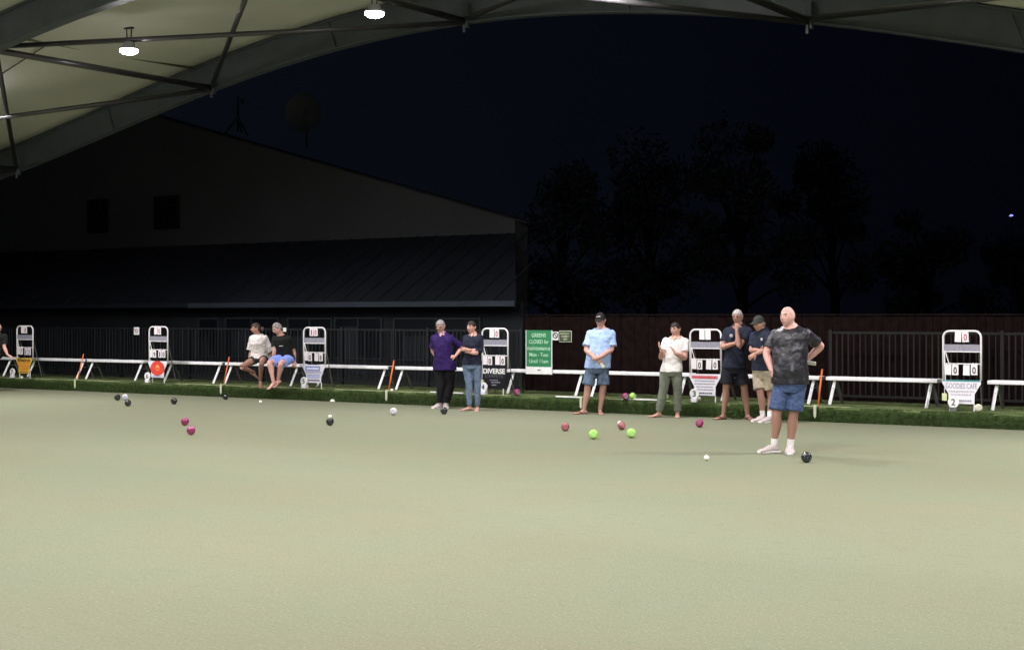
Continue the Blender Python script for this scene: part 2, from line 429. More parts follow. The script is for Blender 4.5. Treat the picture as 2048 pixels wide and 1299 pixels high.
    if style == 'cafe':
        e = MB(); e.box((0, y, .474), (.58, .003, .022)); e.build('teal_strip', 'print_teal', adv)
        lettering('GOODIES CAFE', .49, .085, 'print_grey', adv, 0, y, .395, .006)
        text_rows('card_grey', adv, [(.31, -.2, .2, .03), (.26, -.16, .16, .03)], y, 13)
        text_rows('print_grey', adv, [(.165, -.17, .17, .028)], y, 14)
    return r
board(50, 'scoreboard with a yellow advert panel reading Blains', ('', '0'), ('', '7', '1', '2'), 'yellow')
board(317, 'scoreboard with a red oval emblem on its white panel', ('', '0'), ('', '9', '1', '0'), 'red')
board(629, 'scoreboard with blue heading on white panel beside the seated man', ('1', '0'), ('', '0', '', '8'), 'blue')
board(990, 'scoreboard with a black panel reading DIVERSE', ('', '0'), ('', '0', '', '0'), 'black')
board(1411, 'scoreboard with a pink heading and grey rows beside the clapping man', ('', ''), ('', '0', '', '0'), 'pink')
board(1924, 'large nearest scoreboard with a handwritten cafe panel', ('', '0'), ('', '0', '', '0'), 'cafe')

# rink number discs
def disc(px, py, num, label, ball=False):
    t = tpx(px, -.40)
    r = thing('rink_number_disc', label, 'number disc', at(t, -.40, BZ), -TH, 'white rink number discs on the bank')
    cz = .145; rad = .088
    e = MB(); e.prism([(rad * math.cos(q), cz + rad * math.sin(q)) for q in [2 * math.pi * k / 32 for k in range(32)]], -.012, .012); d = e.build('disc_plate', 'print_white', r, bevel=.003)
    if num:
        t = text_mb(num, .06, .10, .003, .01); t.v = [v + Vector((0, -.0145, cz)) for v in t.v]; t.build('digit', 'ink', d)
    e = MB(); e.prism([(-.05, 0), (.05, 0), (.06, .065), (-.06, .065)], -.03, .03); e.build('base_block', 'panel_white' if num != '2' else 'leg_grey', r, bevel=.004)
    return r
disc(25, 0, '7', 'round white disc numbered 7 left of the yellow scoreboard')
disc(295, 0, '6', 'round white disc numbered 6 left of the red oval scoreboard')
disc(608, 0, '5', 'round white disc numbered 5 at the blue and white scoreboard')
disc(967, 0, '4', 'round white disc numbered 4 at the black scoreboard')
disc(1389, 0, '3', 'round white disc numbered 3 at the pink headed scoreboard')
disc(1907, 0, '2', 'round white disc numbered 2 at the cafe scoreboard')
for px, lab in ((964, 'pale lime tag hanging by the black scoreboard'), (1889, 'pale lime tag hanging left of the cafe scoreboard')):
    r = thing('chalk_tag', lab, 'tag', at(tpx(px, -.46), -.46, BZ + .16), -TH, 'lime tags hung on scoreboards')
    e = MB(); e.box((0, 0, .055), (.075, .03, .115)); e.build('tag_body', 'lime_tag', r, bevel=.006)
    e = MB(); e.tube([(0, 0, .11), (.005, 0, .2), (.012, .0, .42)], .005, 6); e.build('cord', 'white_metal', r)

# orange boundary sticks and the white pegs on the bank face
for px, lab in ((155, 'orange stick standing between the yellow and red oval scoreboards'), (447, 'orange stick standing just left of the seated couple'),
                (777, 'orange stick standing left of the purple polo woman'), (1636, 'orange stick standing right of the man in tie dye shirt')):
    t = tpx(px, -.40); a = at(t, -.40, BZ); b = at(t, -.57, BZ + .585)
    r = thing('boundary_stick', lab, 'stick', a, 0, 'orange sticks standing on the bank edge')
    e = MB(); e.tube([Vector((0, 0, 0)), (b - a)], .015, 8); e.build('pole', 'orange', r, smooth=True)
    e = MB(); e.tube([(b - a), (b - a) * 1.035], .017, 8); e.build('cap', 'ink_red', r)
for px, lab in ((150, 'white boundary peg on bank face below the leftmost orange stick'), (442, 'white boundary peg on bank face left of the seated couple'),
                (773, 'white boundary peg on bank face left of the purple polo woman'), (1162, 'white boundary peg on bank face beside the light blue shirt man'),
                (1630, 'white boundary peg on bank face right of the tie dye shirt man')):
    r = thing('boundary_peg', lab, 'peg', at(tpx(px, -.27), -.27, 0), -TH, 'white boundary pegs on the bank')
    e = MB(); e.prism([(-.024, BZ + .02), (-.02, .07), (0, .035), (.02, .07), (.024, BZ + .02)], -.012, .008); e.build('peg_blade', 'lime_tag' if px < 200 else 'cream', r)
    e = MB(); e.box((0.0, .04, BZ + .024), (.055, .08, .014)); e.build('top_clip', 'cream', r)

# ------------------------------------------------------------------ signs
r = thing('closure_sign', 'green sign reading GREENS CLOSED for maintenance standing on the bench', 'sign', at(tpx(1078, -1.0), -1.0, 0), -TH)
za, zb = zof(1078, 748, -1.0), zof(1078, 660, -1.0); hw = (tpx(1103.5, -1.0) - tpx(1053, -1.0)) / 2; zm = zof(1078, 733, -1.0)
e = MB(); e.box((0, 0, (zm + zb) / 2), (2 * hw, .012, zb - zm)); gp = e.build('green_panel', 'sign_green', r)
e = MB(); e.box((0, -.003, (za + zm) / 2), (2 * hw, .02, zm - za - .004)); wp = e.build('white_strip', 'print_white', r)
e = MB(); e.prism([(-.04, 0), (.02, -.012), (.05, .004), (.01, .012)], -.018, -.0155); e.v = [v + Vector((0, 0, (za + zm) / 2 + .01)) for v in e.v]; e.build('logo', 'ink', wp)
for k, (s_, w_) in enumerate([('GREENS', .56), ('CLOSED for', .78), ('maintenance', .90), ('Mon - Tues', .74), ('Until 11am', .74)]):
    lettering(s_, w_ * 2 * hw, .074, 'sign_letter', gp, 0, -.0085, zb - .095 - k * .122, .006)
for xs in (-hw - .003, hw + .003):
    e = MB(); e.box((xs, 0, (za + zb) / 2), (.012, .022, zb - za)); e.build('side_rail', 'panel_white', r)
def small_sign(name, label, x0, x1, y0, y1, d, m, cat='sign'):
    xc = (x0 + x1) / 2; t = tpx(xc, d); w = tpx(x1, d) - tpx(x0, d); z0, z1 = zof(xc, y1, d), zof(xc, y0, d)
    r = thing(name, label, cat, at(t, d, (z0 + z1) / 2), -TH)
    e = MB(); e.box((0, 0, 0), (w, .008, z1 - z0)); p = e.build('sign_panel', m, r, bevel=.002)
    return r, p, w, z1 - z0
DF = -2.13
r, p, w, h = small_sign('no_smoking_sign', 'small white no smoking sign right of the green sign', 1105, 1117, 663, 680, -2.56, 'print_white')
e = MB(); pts = [(.052 * math.cos(q), -.006, .01 + .052 * math.sin(q)) for q in [2 * math.pi * k / 24 for k in range(25)]]; e.tube(pts, .009, 6); e.tube([(-.037, -.006, .047), (.037, -.006, -.027)], .008, 6); e.build('ring_symbol', 'ink', p)
r, p, w, h = small_sign('assembly_sign', 'dark green emergency assembly sign with pale border on the fence', 1118.5, 1143.5, 661, 684, -2.56, 'cream')
e = MB(); e.box((0, -.006, 0), (w - .025, .006, h - .025)); q_ = e.build('inner_panel', 'sign_dark', p)
for k, s_ in enumerate(['EMERGENCY', 'ASSEMBLY', 'AREA']): lettering(s_, w * (.74, .62, .34)[k], .036, 'cream', q_, 0 if k else -.012, -.0105, h / 2 - .058 - .054 * k, .01)
r, p, w, h = small_sign('fence_notice', 'small white notice with a red ring left of the red oval scoreboard', 268, 278.5, 654, 669, DF, 'print_white', 'notice')
e = MB(); e.tube([(.033 * math.cos(q), -.006, .04 * math.sin(q)) for q in [2 * math.pi * k / 20 for k in range(21)]], .009, 6); e.build('ring_symbol', 'ink_red', p)
r, p, w, h = small_sign('fence_plate', 'small white plate on the fence behind the seated man', 566, 572.5, 655, 663, DF, 'print_white', 'plate')

# ------------------------------------------------------------------ fences
def railing(px0, px1, label, m):
    t0, t1 = px0, px1
    r = thing('railing_fence', label, 'fence', at(t0, -2.2, .19), -TH)
    L = t1 - t0; n = max(1, round(L / 2.4)); w = L / n; top = 1.25
    for i in range(n + 1):
        e = MB(); e.box((i * w, 0, top / 2 + .01), (.06, .06, top + .02)); e.build('post', m, r)
    for i in range(n):
        e = MB(); e.box(((i + .5) * w, 0, top - .03), (w - .062, .035, .04)); e.box(((i + .5) * w, 0, .12), (w - .062, .035, .04))
        k = int(w / .105)
        for j in range(1, k): e.box((i * w + j * w / k, 0, (top + .09) / 2), (.026 , .018, top - .17), Matrix.Rotation(R(random.choice((-24, 0, 18))), 3, 'Z'))
        e.build('rail_panel', m, r)
tB = tpx(1046, -2.2)
railing(-22, tB - .03, 'dark metal railing fence in front of the clubhouse', 'fence_left')
railing(tpx(1662, -2.2), 14, 'brown metal railing fence in front of the timber boards', 'fence_metal')
tb = tpx(1050, -2.6)
r = thing('board_fence', 'dark brown timber board fence behind the railing on the right', 'fence', at(tb, -2.6, .19), -TH)
rd = random.Random(5); x = 0; e = MB()
while x < 26:
    w = .15; e.box((x + w / 2, rd.uniform(-.006, .006), .755), (w - .006, .02, 1.50 + rd.uniform(-.008, .004))); x += w
e.build('board_panel', 'fence_wood', r)
e = MB(); e.box((13, 0, 1.535), (26, .07, .03)); e.build('capping', 'fence_wood', r)

# ------------------------------------------------------------------ clubhouse
D1, D2 = -10.0, -7.0
r = thing('clubhouse', 'dark gabled clubhouse behind the fence with low lean-to roof', 'building', O, -TH)
tR = tpx(1030, D1); zE = zof(1030, 440, D1); tA = tpx(120, D1); zA = zE + (zof(370, 250, D1) - zE) * (tR - tA) / (tR - tpx(370, D1)); tL = tA - (tR - tA)
y1 = -D1; 
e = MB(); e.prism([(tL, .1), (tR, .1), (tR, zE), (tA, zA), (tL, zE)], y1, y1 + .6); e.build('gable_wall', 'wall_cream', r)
for sx, (a, b) in enumerate((((tA, zA), (tR + .35, zE - .1)), ((tL - .35, zE - .1), (tA, zA)))):
    e = MB(); e.prism([(a[0], a[1] + .02), (b[0], b[1] + .02), (b[0], b[1] + .035), (a[0], a[1] + .035)], y1 + .01, y1 + .6); e.build('roof', 'wall_cream', r)
for xa, xb, ya, yb in ((178, 217, 400, 465), (311, 359, 393, 457)):
    ta, tb_ = tpx(xa, D1), tpx(xb, D1); z0, z1 = zof((xa + xb) / 2, yb, D1), zof((xa + xb) / 2, ya, D1)
    e = MB(); e.box(((ta + tb_) / 2, y1 - .02, (z0 + z1) / 2), (tb_ - ta, .04, z1 - z0)); wo = e.build('window', 'win_glass', r)
    e = MB()
    for q in ((ta, 0), (tb_, 0)): e.box((q[0], y1 - .035, (z0 + z1) / 2), (.05, .06, z1 - z0 + .05))
    for q in (z0, z1): e.box(((ta + tb_) / 2, y1 - .035, q), (tb_ - ta - .05, .06, .05))
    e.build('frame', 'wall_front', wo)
zh = zof(1030, 466, D1); zl = zof(1045, 601, D2); tR2 = tpx(1046, D2)
e = MB(); e.add([(tL - 1, -D2 - .3, zl), (tR2, -D2 - .3, zl), (tR, y1 - .005, zh), (tL - 1, y1 - .005, zh), (tL - 1, -D2 - .3, zl - .06), (tR2, -D2 - .3, zl - .06), (tR, y1 - .005, zh - .06), (tL - 1, y1 - .005, zh - .06)],
              [(0, 1, 2, 3), (7, 6, 5, 4), (0, 4, 5, 1), (1, 5, 6, 2), (2, 6, 7, 3), (3, 7, 4, 0)]); 
xx = tL - 1
while xx < tR2 - .2:
    e.box(((xx), (-D2 - .3 + y1) / 2, (zl + zh) / 2 + .012), (.03, math.hypot(y1 + D2 + .3, zh - zl), .03), Matrix.Rotation(math.atan2(zh - zl, y1 + D2 + .3), 3, 'X')); xx += .6
e.build('lean_to_roof', 'roof_sheet', r)
tF = tpx(395, D2)
e = MB(); e.box(((tF + tR2) / 2, -D2 - .34, zl - .07), (tR2 - tF, .06, .13)); e.build('gutter_fascia', 'fascia', r)
e = MB(); e.box(((tL - 1 + tF) / 2 - .01, -D2 - .34, zl - .07), (tF - tL + 1, .06, .12)); e.build('gutter', 'roof_sheet', r)
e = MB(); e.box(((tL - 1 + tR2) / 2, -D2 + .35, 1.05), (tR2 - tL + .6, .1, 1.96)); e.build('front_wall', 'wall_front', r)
for xa, xb, ya in ((397, 436, 637), (451, 556, 636), (576, 663, 637), (670, 763, 636), (788, 960, 637)):
    ta, tb_ = tpx(xa, D2 - .25), tpx(xb, D2 - .25); z1 = zof(xa, ya, D2 - .25); z0 = z1 - 1.05
    yw = -D2 + .28
    e = MB(); e.box(((ta + tb_) / 2, yw, (z0 + z1) / 2), (tb_ - ta, .03, z1 - z0)); wo = e.build('window', 'win_glass', r)
    e = MB()
    for q in (ta, tb_): e.box((q, yw - .02, (z0 + z1) / 2), (.035, .05, z1 - z0 + .035))
    for q in (z0, z1): e.box(((ta + tb_) / 2, yw - .02, q), (tb_ - ta - .035, .05, .035))
    if tb_ - ta > 1.2: e.box(((ta + tb_) / 2, yw - .02, (z0 + z1) / 2), (.03, .05, z1 - z0 - .04))
    e.build('frame', 'win_frame', wo)
    wv = [random.uniform(.35, .8) for _ in range(2)]
    e = MB(); e.box((ta + (tb_ - ta) * .3, yw - .018, z0 + (z1 - z0) * wv[0] / 2 + .03), ((tb_ - ta) * .4, .006, (z1 - z0) * wv[0])); e.build('blind', 'roof_sheet', wo)

# satellite dish and antenna tripod on the clubhouse roof
DD = D1 - 2.0
def roofz(t): return zE + (zA - zE) * (tR - t) / (tR - tA) + .13
tc = tpx(606, DD); zc = zof(604, 226, DD)
r = thing('satellite_dish', 'dim grey satellite dish on a mast above the clubhouse roof', 'satellite dish', at(tc, DD, roofz(tc)), -TH)
e = MB(); rad = .60; rings = []
for rr in (0.02, .15, .3, .45, .58, .60): rings.append([Vector((rr * math.cos(q), .12 * (1 - (rr / rad) ** 2), rr * math.sin(q))) for q in [2 * math.pi * k / 32 for k in range(32)]])
for rr in (.60, .45, .3, .02): rings.append([Vector((rr * math.cos(q), .12 * (1 - (rr / rad) ** 2) + .02, rr * math.sin(q))) for q in [2 * math.pi * k / 32 for k in range(32)]])
e.rings(rings); hh = zc - roofz(tc); e.xform(Matrix.Translation((0, 0, hh)) @ Matrix.Rotation(R(8), 4, 'X') @ Matrix.Rotation(R(18), 4, 'Z')); e.build('reflector', 'dish_grey', r, smooth=True)
e = MB(); e.tube([(0, .16, 0), (0, .16, hh)], .035, 8); e.build('mast', 'dish_grey', r)
e = MB(); e.tube([(.1, .1, hh - .55), (.45, -.5, hh - .35), (.62, -.62, hh - .1)], .018, 6); e.build('feed_arm', 'dish_grey', r)
e = MB(); e.tube([(.60, -.60, hh - .1), (.70, -.50, hh - .09)], .06, 10); e.build('receiver', 'fascia', r)
tc = tpx(476, DD)
r = thing('antenna_mast', 'faint antenna mast on a tripod on the clubhouse roof', 'antenna', at(tc, DD, roofz(tc) - .05), -TH)
hh = zof(476, 238, DD) - roofz(tc)
e = MB(); e.tube([(0, 0, 0), (0, 0, hh + .75)], .035, 8); e.build('mast', 'wall_front', r)
for k in range(3):
    a = R(-30 + 120 * k); e = MB(); e.tube([(0, 0, hh + .1), (.45 * math.cos(a), .45 * math.sin(a), -.1)], .03, 6); e.build('leg', 'dish_grey', r)
e = MB(); e.box((.2, 0, hh + .6), (.08, .08, .18)); e.tube([(0, 0, hh + .6), (.2, 0, hh + .6)], .02, 6); e.build('receiver', 'dish_grey', r)

# ------------------------------------------------------------------ trees and a far lamp
def tree(px, topy, dist, w, label, seed, n=3600):
    rd = random.Random(seed); X = (px - CX) / F * dist; zt = H - (topy - HZ) / F * dist
    r = thing('tree', label, 'tree', (X, dist, .18), 0, 'dark trees beyond the board fence')
    e = MB(); e.limb([(0, 0, 0), (.1, 0, zt * .3), (-.1, .1, zt * .6), (.1, 0, zt * .85)], [.22, .17, .11, .05], 10)
    cl = []
    for k in range(16):
        a = rd.uniform(0, 6.28); z = zt * rd.uniform(.28, .97); rr = w * rd.uniform(.3, .95) * math.sin(max(.25, min(1, (1.05 - z / zt) * 2)))
        c = Vector((rr * math.cos(a), rr * math.sin(a), z)); cl.append((c, rd.uniform(.5, 1.2)))
        e.limb([(0, 0, z * .6), (c.x * .5, c.y * .5, z * .85), c], [.07, .04, .015], 6, 3)
    e.build('trunk', 'bark', r)
    f = MB()
    for i in range(n):
        c, s_ = rd.choice(cl); v = Vector((rd.gauss(0, 1), rd.gauss(0, 1), rd.gauss(0, .7))); v = v.normalized() * s_ * rd.random() ** .4
        p = c + v; a = Vector((rd.uniform(-1, 1), rd.uniform(-1, 1), rd.uniform(-1, 1))).normalized(); b = a.orthogonal().normalized(); L = rd.uniform(.10, .2)
        f.add([p - a * L, p + b * L * .4, p + a * L, p - b * L * .4], [(0, 1, 2, 3)])
    f.build('crown', 'leaf', r)
tree(1125, 330, 50, 2.6, 'dim tree just right of the clubhouse roof corner', 21)
tree(1300, 292, 54, 3.0, 'dim tall tree above the light blue shirt man', 22)
tree(1480, 262, 52, 3.1, 'dim broad tree above the navy polo man', 23)
tree(1665, 315, 56, 3.0, 'dim tree above the tie dye shirt man', 24)
tree(1850, 430, 60, 3.2, 'dim low tree above the cafe scoreboard', 25)
tree(2040, 470, 62, 2.8, 'dim low tree at the right edge below the far lamp', 26)
X = (2023 - CX) / F * 70
r = thing('street_lamp', 'far bluish street lamp glowing above the fence at right', 'street lamp', (X, 70, .18))
e = MB(); e.tube([(0, 0, 0), (0, 0, 6.2), (-.15, 0, 6.3)], .05, 8); e.build('pole', 'leaf', r)
e = MB(); e.sphere((-.02, 0, 6.24), (.10, .08, .05), 10, 8); M['lamp_blue'] = mat('lamp_blue', (.3, .3, .8), emit=(.30, .32, 1.0, 1.6)); e.build('lamp_head', 'lamp_blue', r, smooth=True)

# ------------------------------------------------------------------ canopy
edge_px = [(0, 361), (55, 332), (202, 269), (349, 212), (424, 189), (487, 160), (630, 113), (700, 92), (798, 73), (857, 57), (973, 43), (1090, 29), (1188, 23), (1305, 23), (1403, 32), (1590, 47), (1716, 66), (1875, 82), (2048, 101)]
ts = np.array([tpx(x, 0) for x, y in edge_px]); zs = np.array([zof(x, y, 0) for x, y in edge_px])
co = np.polyfit(ts, zs, 4); tmin, tmax = ts.min(), ts.max()
dco = np.polyder(co)
def az(t):
    if t < tmin: return float(np.polyval(co, tmin) + np.polyval(dco, tmin) * (t - tmin)) - .02 * (t - tmin) ** 2
    if t > tmax: return float(np.polyval(co, tmax) + np.polyval(dco, tmax) * 2.2 * (1 - math.exp(-(t - tmax) / 2.2)))
    return float(np.polyval(co, t))
print('arch fit err', np.abs(np.polyval(co, ts) - zs).max(), 'z', az(tmin), az(0), az(tmax), 'tmin', tmin, 'tmax', tmax)
TA, TB = tmin - 4.5, tmax + 13.0
BAY, BH = 5.5, .62
NT = [tpx(x, 0) for x in (40, 430, 935, 1620)]
step = (NT[3] - NT[0]) / 3; nodes = [NT[0] - step + .0] + NT + [NT[3] + step]
def sweep(y, zoff, w, h, t0=TA, t1=TB, n=90):
    e = MB(); rings = []
    for i in range(n + 1):
        t = t0 + (t1 - t0) * i / n; z = az(t) + zoff
        rings.append([Vector((t, y - w / 2, z)), Vector((t, y + w / 2, z)), Vector((t, y + w / 2, z + h)), Vector((t, y - w / 2, z + h))])
    e.rings(rings); return e
def arch(k, label):
    y = -k * BAY
    r = thing('arch_beam', label, 'beam', O, -TH, 'curved canopy arches')
    sweep(y, .03, .05, BH - .06).build('web', 'steel', r)
    sweep(y, 0, .20, .028).build('bottom_flange', 'steel', r); sweep(y, BH - .028, .20, .028).build('top_flange', 'steel', r)
    for t in nodes:
        z = az(t); e = MB(); e.box((t, y - .075, z + .17), (.16, .10, .34)); e.box((t, y - .1, z - .10), (.05, .05, .16)); e.box((t + .07, y - .1, z - .04), (.04, .09, .13)); e.build('node_bracket', 'steel', r, bevel=.01)
    for i in range(len(nodes) - 1):
        t = (nodes[i] + nodes[i + 1]) / 2; z = az(t); e = MB(); e.box((t, y - .045, z + BH / 2), (.03, .04, BH - .065), Matrix.Rotation(R(-20), 3, 'Y')); e.build('stiffener', 'steel', r)
    for t in (TA, TB):
        e = MB(); e.tube([(t, y, -.2), (t, y, az(t) + .1)], .12, 14); e.build('column', 'steel', r)
arch(0, 'long curved steel arch crossing the top of the photo above the benches')
arch(1, 'nearer curved steel arch at the upper left corner')
# bracing tubes of the bay between the two arches
def brace(t0, y0, z0, t1, y1, z1, rad, name, label, m='steel_dark', cat='brace', group='bracing tubes under the canopy'):
    a = Vector((t0, y0, z0)); b = Vector((t1, y1, z1)); mid = (a + b) / 2
    e = MB(); e.tube([a - mid, b - mid], rad, 12 if m != 'flat' else 4)
    o = e.build(name, m, None, smooth=True); o.location = O + rot_line @ mid; o.rotation_euler = (0, 0, -TH)
    return tag(o, label, cat, group)
nm = ['far left', 'left', 'lit', 'upper middle', 'right', 'far right']
blab = {}
for i in range(1, 5):
    t = nodes[i]; z = az(t) + .03
    w = {1: 'left frame edge', 2: 'two hanging floodlights', 3: 'top frame edge near the middle', 4: 'upper right'}[i]
    if i == 1: L = 'straight purlin tube meeting the arch near the left frame edge'
    if i == 2: L = 'brightly lit purlin tube below the left floodlight'
    if i == 3: L = 'purlin tube meeting the arch just right of the second floodlight'
    if i == 4: L = 'purlin tube meeting the arch bracket at upper right'
    brace(t, -.1, z, t, -BAY, z, .062, 'purlin', L, 'purlin_lit' if False else 'steel_dark', 'purlin', 'purlin tubes between arches')
    la = {1: 'diagonal tube leaving the leftmost bracket downwards left', 2: 'diagonal tube running low and left from the second bracket', 3: 'dark level tube passing just above the left floodlight', 4: 'diagonal tube running left from the upper right bracket'}[i]
    lb = {1: 'steep diagonal tube rising from the leftmost bracket', 2: 'steep diagonal tube rising from the second bracket to the top', 3: 'steep diagonal tube above the middle of the arch', 4: 'diagonal tube rising right from the upper right bracket'}[i]
    j = i - 1; brace(t, -.1, z - .03, nodes[j], -BAY, az(nodes[j]) + .09, .048, 'diagonal_brace', la)
    j = i + 1; brace(t, -.1, z + .03, nodes[j], -BAY, az(nodes[j]) + .15, .048, 'diagonal_brace', lb)
# thin upper members close to the membrane
tm = tpx(392, 0)
brace(tm, -.05, az(tm) + BH - .02, tm, -BAY, az(tm) + BH - .06, .026, 'membrane_batten', 'thin batten under the membrane behind the left floodlight', 'seam', 'batten', 'thin members under the membrane')
tm2 = tpx(1000, 0)
brace(tm2, -.05, az(tm2) + BH - .02, tm2, -BAY, az(tm2) + BH - .06, .026, 'membrane_batten', 'thin batten under the membrane near the second floodlight', 'seam', 'batten', 'thin members under the membrane')
tq = tpx(392, 0)
brace(tq, -3.9, az(tq) + BH - .09, tq - 5.0, -3.2, az(tq - 5.0) + BH - .12, .012, 'stay_cable', 'thin stay cable curving off towards the left frame edge', 'steel_dark', 'cable')
# membrane roof
rings = []; nb = 6; ys = []
D_END = -33.0
yy = [0.12 - (0.12 - D_END) * i / 54 for i in range(55)]
vs = []; fs = []; nt_ = 70
for y in yy:
    ph = ((-y) % BAY) / BAY; sag = -.10 * math.sin(math.pi * ph) if y < 0 else 0
    for i in range(nt_ + 1):
        t = TA + (TB - TA) * i / nt_; vs.append((t, y, az(t) + BH + .03 + sag))
for a in range(len(yy) - 1):
    for i in range(nt_): fs.append((a * (nt_ + 1) + i, a * (nt_ + 1) + i + 1, (a + 1) * (nt_ + 1) + i + 1, (a + 1) * (nt_ + 1) + i))
e = MB(); e.add(vs, fs); me_o = along(e.build('canopy_membrane', 'membrane', None, smooth=True))
tag(me_o, 'cream fabric membrane roof stretched over the arches', 'canopy roof')
so = me_o.modifiers.new('thickness', 'SOLIDIFY'); so.thickness = .01; so.offset = 1

# floodlights: two seen in the photo, the same grid goes on above the green
def fixture(loc, label, group='floodlights under the canopy'):
    r = thing('floodlight', label, 'floodlight', loc, -TH, group)
    e = MB(); n = 28
    prof = [(.06, .13), (.10, .12), (.11, .05), (.16, .035), (.165, -.005), (.14, -.012)]
    e.rings([[Vector((a * math.cos(q), a * math.sin(q), b)) for q in [2 * math.pi * k / n for k in range(n)]] for a, b in prof]); e.build('housing', 'lamp_case', r, smooth=False)
    e = MB(); e.rings([[Vector((a * math.cos(q), a * math.sin(q), b)) for q in [2 * math.pi * k / n for k in range(n)]] for a, b in ((.155, -.012), (.156, -.04), (.115, -.075), (.04, -.088))]); e.build('lens', 'lens', r, smooth=True)
    e = MB(); e.tube([(-.05, 0, .12), (-.06, 0, .36)], .012, 6); e.tube([(.05, 0, .12), (.06, 0, .36)], .012, 6); e.box((0, 0, .37), (.2, .06, .03)); e.build('hanger', 'steel_dark', r); r.scale = (1.04, 1.04, 1.04)
    l = bpy.data.lights.new('floodlight_lamp', 'AREA'); l.shape = 'DISK'; l.size = .8; l.energy = LAMP_W; l.color = (1.0, .96, .97); l.spread = R(165)
    lo = bpy.data.objects.new('lamp', l); COL.objects.link(lo); lo.parent = r; lo.location = (0, 0, -.135); LAMPS.append(lo)
    return r
LAMP_W = 43
LAMPS = []
def pt(px, py, Y): return Vector(((px - CX) / F * Y, Y, H - (py - HZ) / F * Y))
A1 = pt(258, 99, 27.4); A2 = pt(749, 25, 25.9)
d1 = (A1 - O).dot(N); t1_ = (A1 - O).dot(U); d2 = (A2 - O).dot(N); t2_ = (A2 - O).dot(U)
print('lamps', t1_, d1, A1.z, t2_, d2, A2.z)
fixture(A1, 'lit floodlight hanging at upper left under the dark level tube')
fixture(A2, 'lit floodlight hanging in front of the arch near the top middle')
dt = t2_ - t1_; GRID = [(t1_ + dt * 2, d2, 7.0), (t1_ + dt * 3 + 3.3, d2 + .3, 5.55), (t1_ - dt, d1, 6.2)]
for row in range(1, 6):
    d = d1 + BAY * row
    for k in range(7 if row < 4 else 5):
        t = t1_ + dt * (k - 1 if row < 4 else k + 1) - .3; GRID.append((t, d, az(t) + .12))
print('GRID', [(round(a, 2), round(b, 2), round(c, 2)) for a, b, c in GRID])
WATT = [2.6, 7.0, 9.5, 11.6, 12.4, 2.5, 2.5, 4.4, 5.7, 5.1, 4.4, 12.1, 2.5, 2.5, 6.0, 5.6, 7.2, 3.4, 2.5, 2.5, 2.5, 2.5, 2.5, 2.5, 2.5, 2.5, 2.5, 2.5, 2.5, 2.5, 2.5, 2.5, 2.5, 2.5, 2.5, 2.5]
for t, d, z in GRID: fixture(at(t, d, z), 'lit floodlight under the canopy above the green, outside the photo')
k = 0
for o in list(COL.objects):
    if o.type == 'LIGHT': o.data.energy = WATT[k] * LAMP_W; k += 1
assert abs(LAMPS[1].data.energy - WATT[1] * LAMP_W) < .01 and abs(LAMPS[-1].data.energy - WATT[len(LAMPS) - 1] * LAMP_W) < .01

# ------------------------------------------------------------------ bowls and jacks
def proto_bowl(m, emb):
    e = MB()
    def fn(v):
        r_ = .0625; x = v.x * .054; return Vector((math.copysign(min(abs(x), .050), x), v.y * r_, v.z * r_))
    e.sphere((0, 0, .0625), r_ if False else .06, 32, 20, fn); body = e.mesh('bowl_body') if False else e
    return e
def ball(name, loc, label, cat, group, m, r=.0625, spin=None, emb='card_grey'):
    o = thing(name, label, cat, loc, 0, group)
    rz = spin if spin is not None else random.uniform(-.9, .9); tlt = random.uniform(-.35, .35)
    e = MB()
    if cat == 'bowl':
        e.sphere((0, 0, 0), r, 36, 22, lambda v: Vector((math.copysign(min(abs(v.x) * r * .92, r * .80), v.x), v.y * r, v.z * r)))
        mtx = Matrix.Translation((0, 0, r)) @ Matrix.Rotation(R(90) + rz, 4, 'Z') @ Matrix.Rotation(tlt, 4, 'Y')
        e.xform(mtx); e.build('body', m, o, smooth=True)
        for sx in (-1, 1):
            g = MB(); xx = sx * (r * .80 + .0004); n_ = 24
            def loop(rad, w): return [[Vector((xx + sx * h_, (rad + q_) * math.cos(a), (rad + q_) * math.sin(a))) for h_, q_ in ((-.001, -w), (-.001, w), (.002, w), (.002, -w))] for a in [2 * math.pi * k / n_ for k in range(n_)]]
            R_ = loop(.036, .0024); vs_ = [v for ring in R_ for v in ring]; g.add(vs_, [(i_ * 4 + c_, i_ * 4 + (c_ + 1) % 4, ((i_ + 1) % n_) * 4 + (c_ + 1) % 4, ((i_ + 1) % n_) * 4 + c_) for i_ in range(n_) for c_ in range(4)])
            g.box((xx, 0, 0), (.003, .070, .003)); g.box((xx, 0, 0), (.0035, .003, .070)); g.prism([(.014 * math.cos(a), .014 * math.sin(a)) for a in [2 * math.pi * k / 6 for k in range(6)]], -.002, .002) if False else g.box((xx, 0, 0), (.004, .018, .018))
            g.xform(mtx); g.build('emblem', emb, o)
    else:
        e.sphere((0, 0, r), r, 24, 16); e.build('body', m, o, smooth=True)
    return o
defm('bowl_black', (.010, .010, .011), .22, spec=.6, coat=.4, var=.2); defm('bowl_white', (.72, .70, .72), .25, var=.05, coat=.3)
defm('bowl_magenta', (.30, .022, .14), .25, coat=.4, var=.25, scale=20); defm('bowl_maroon', (.30, .09, .10), .28, coat=.3, var=.25, scale=20)
defm('bowl_lime', (.36, .78, .10), .3, coat=.3, var=.12, scale=20); defm('jack_white', (.82, .82, .68), .4, var=.04); defm('bowl_cream', (.66, .66, .48), .3)
GB = 'bowls lying on the green and bank'
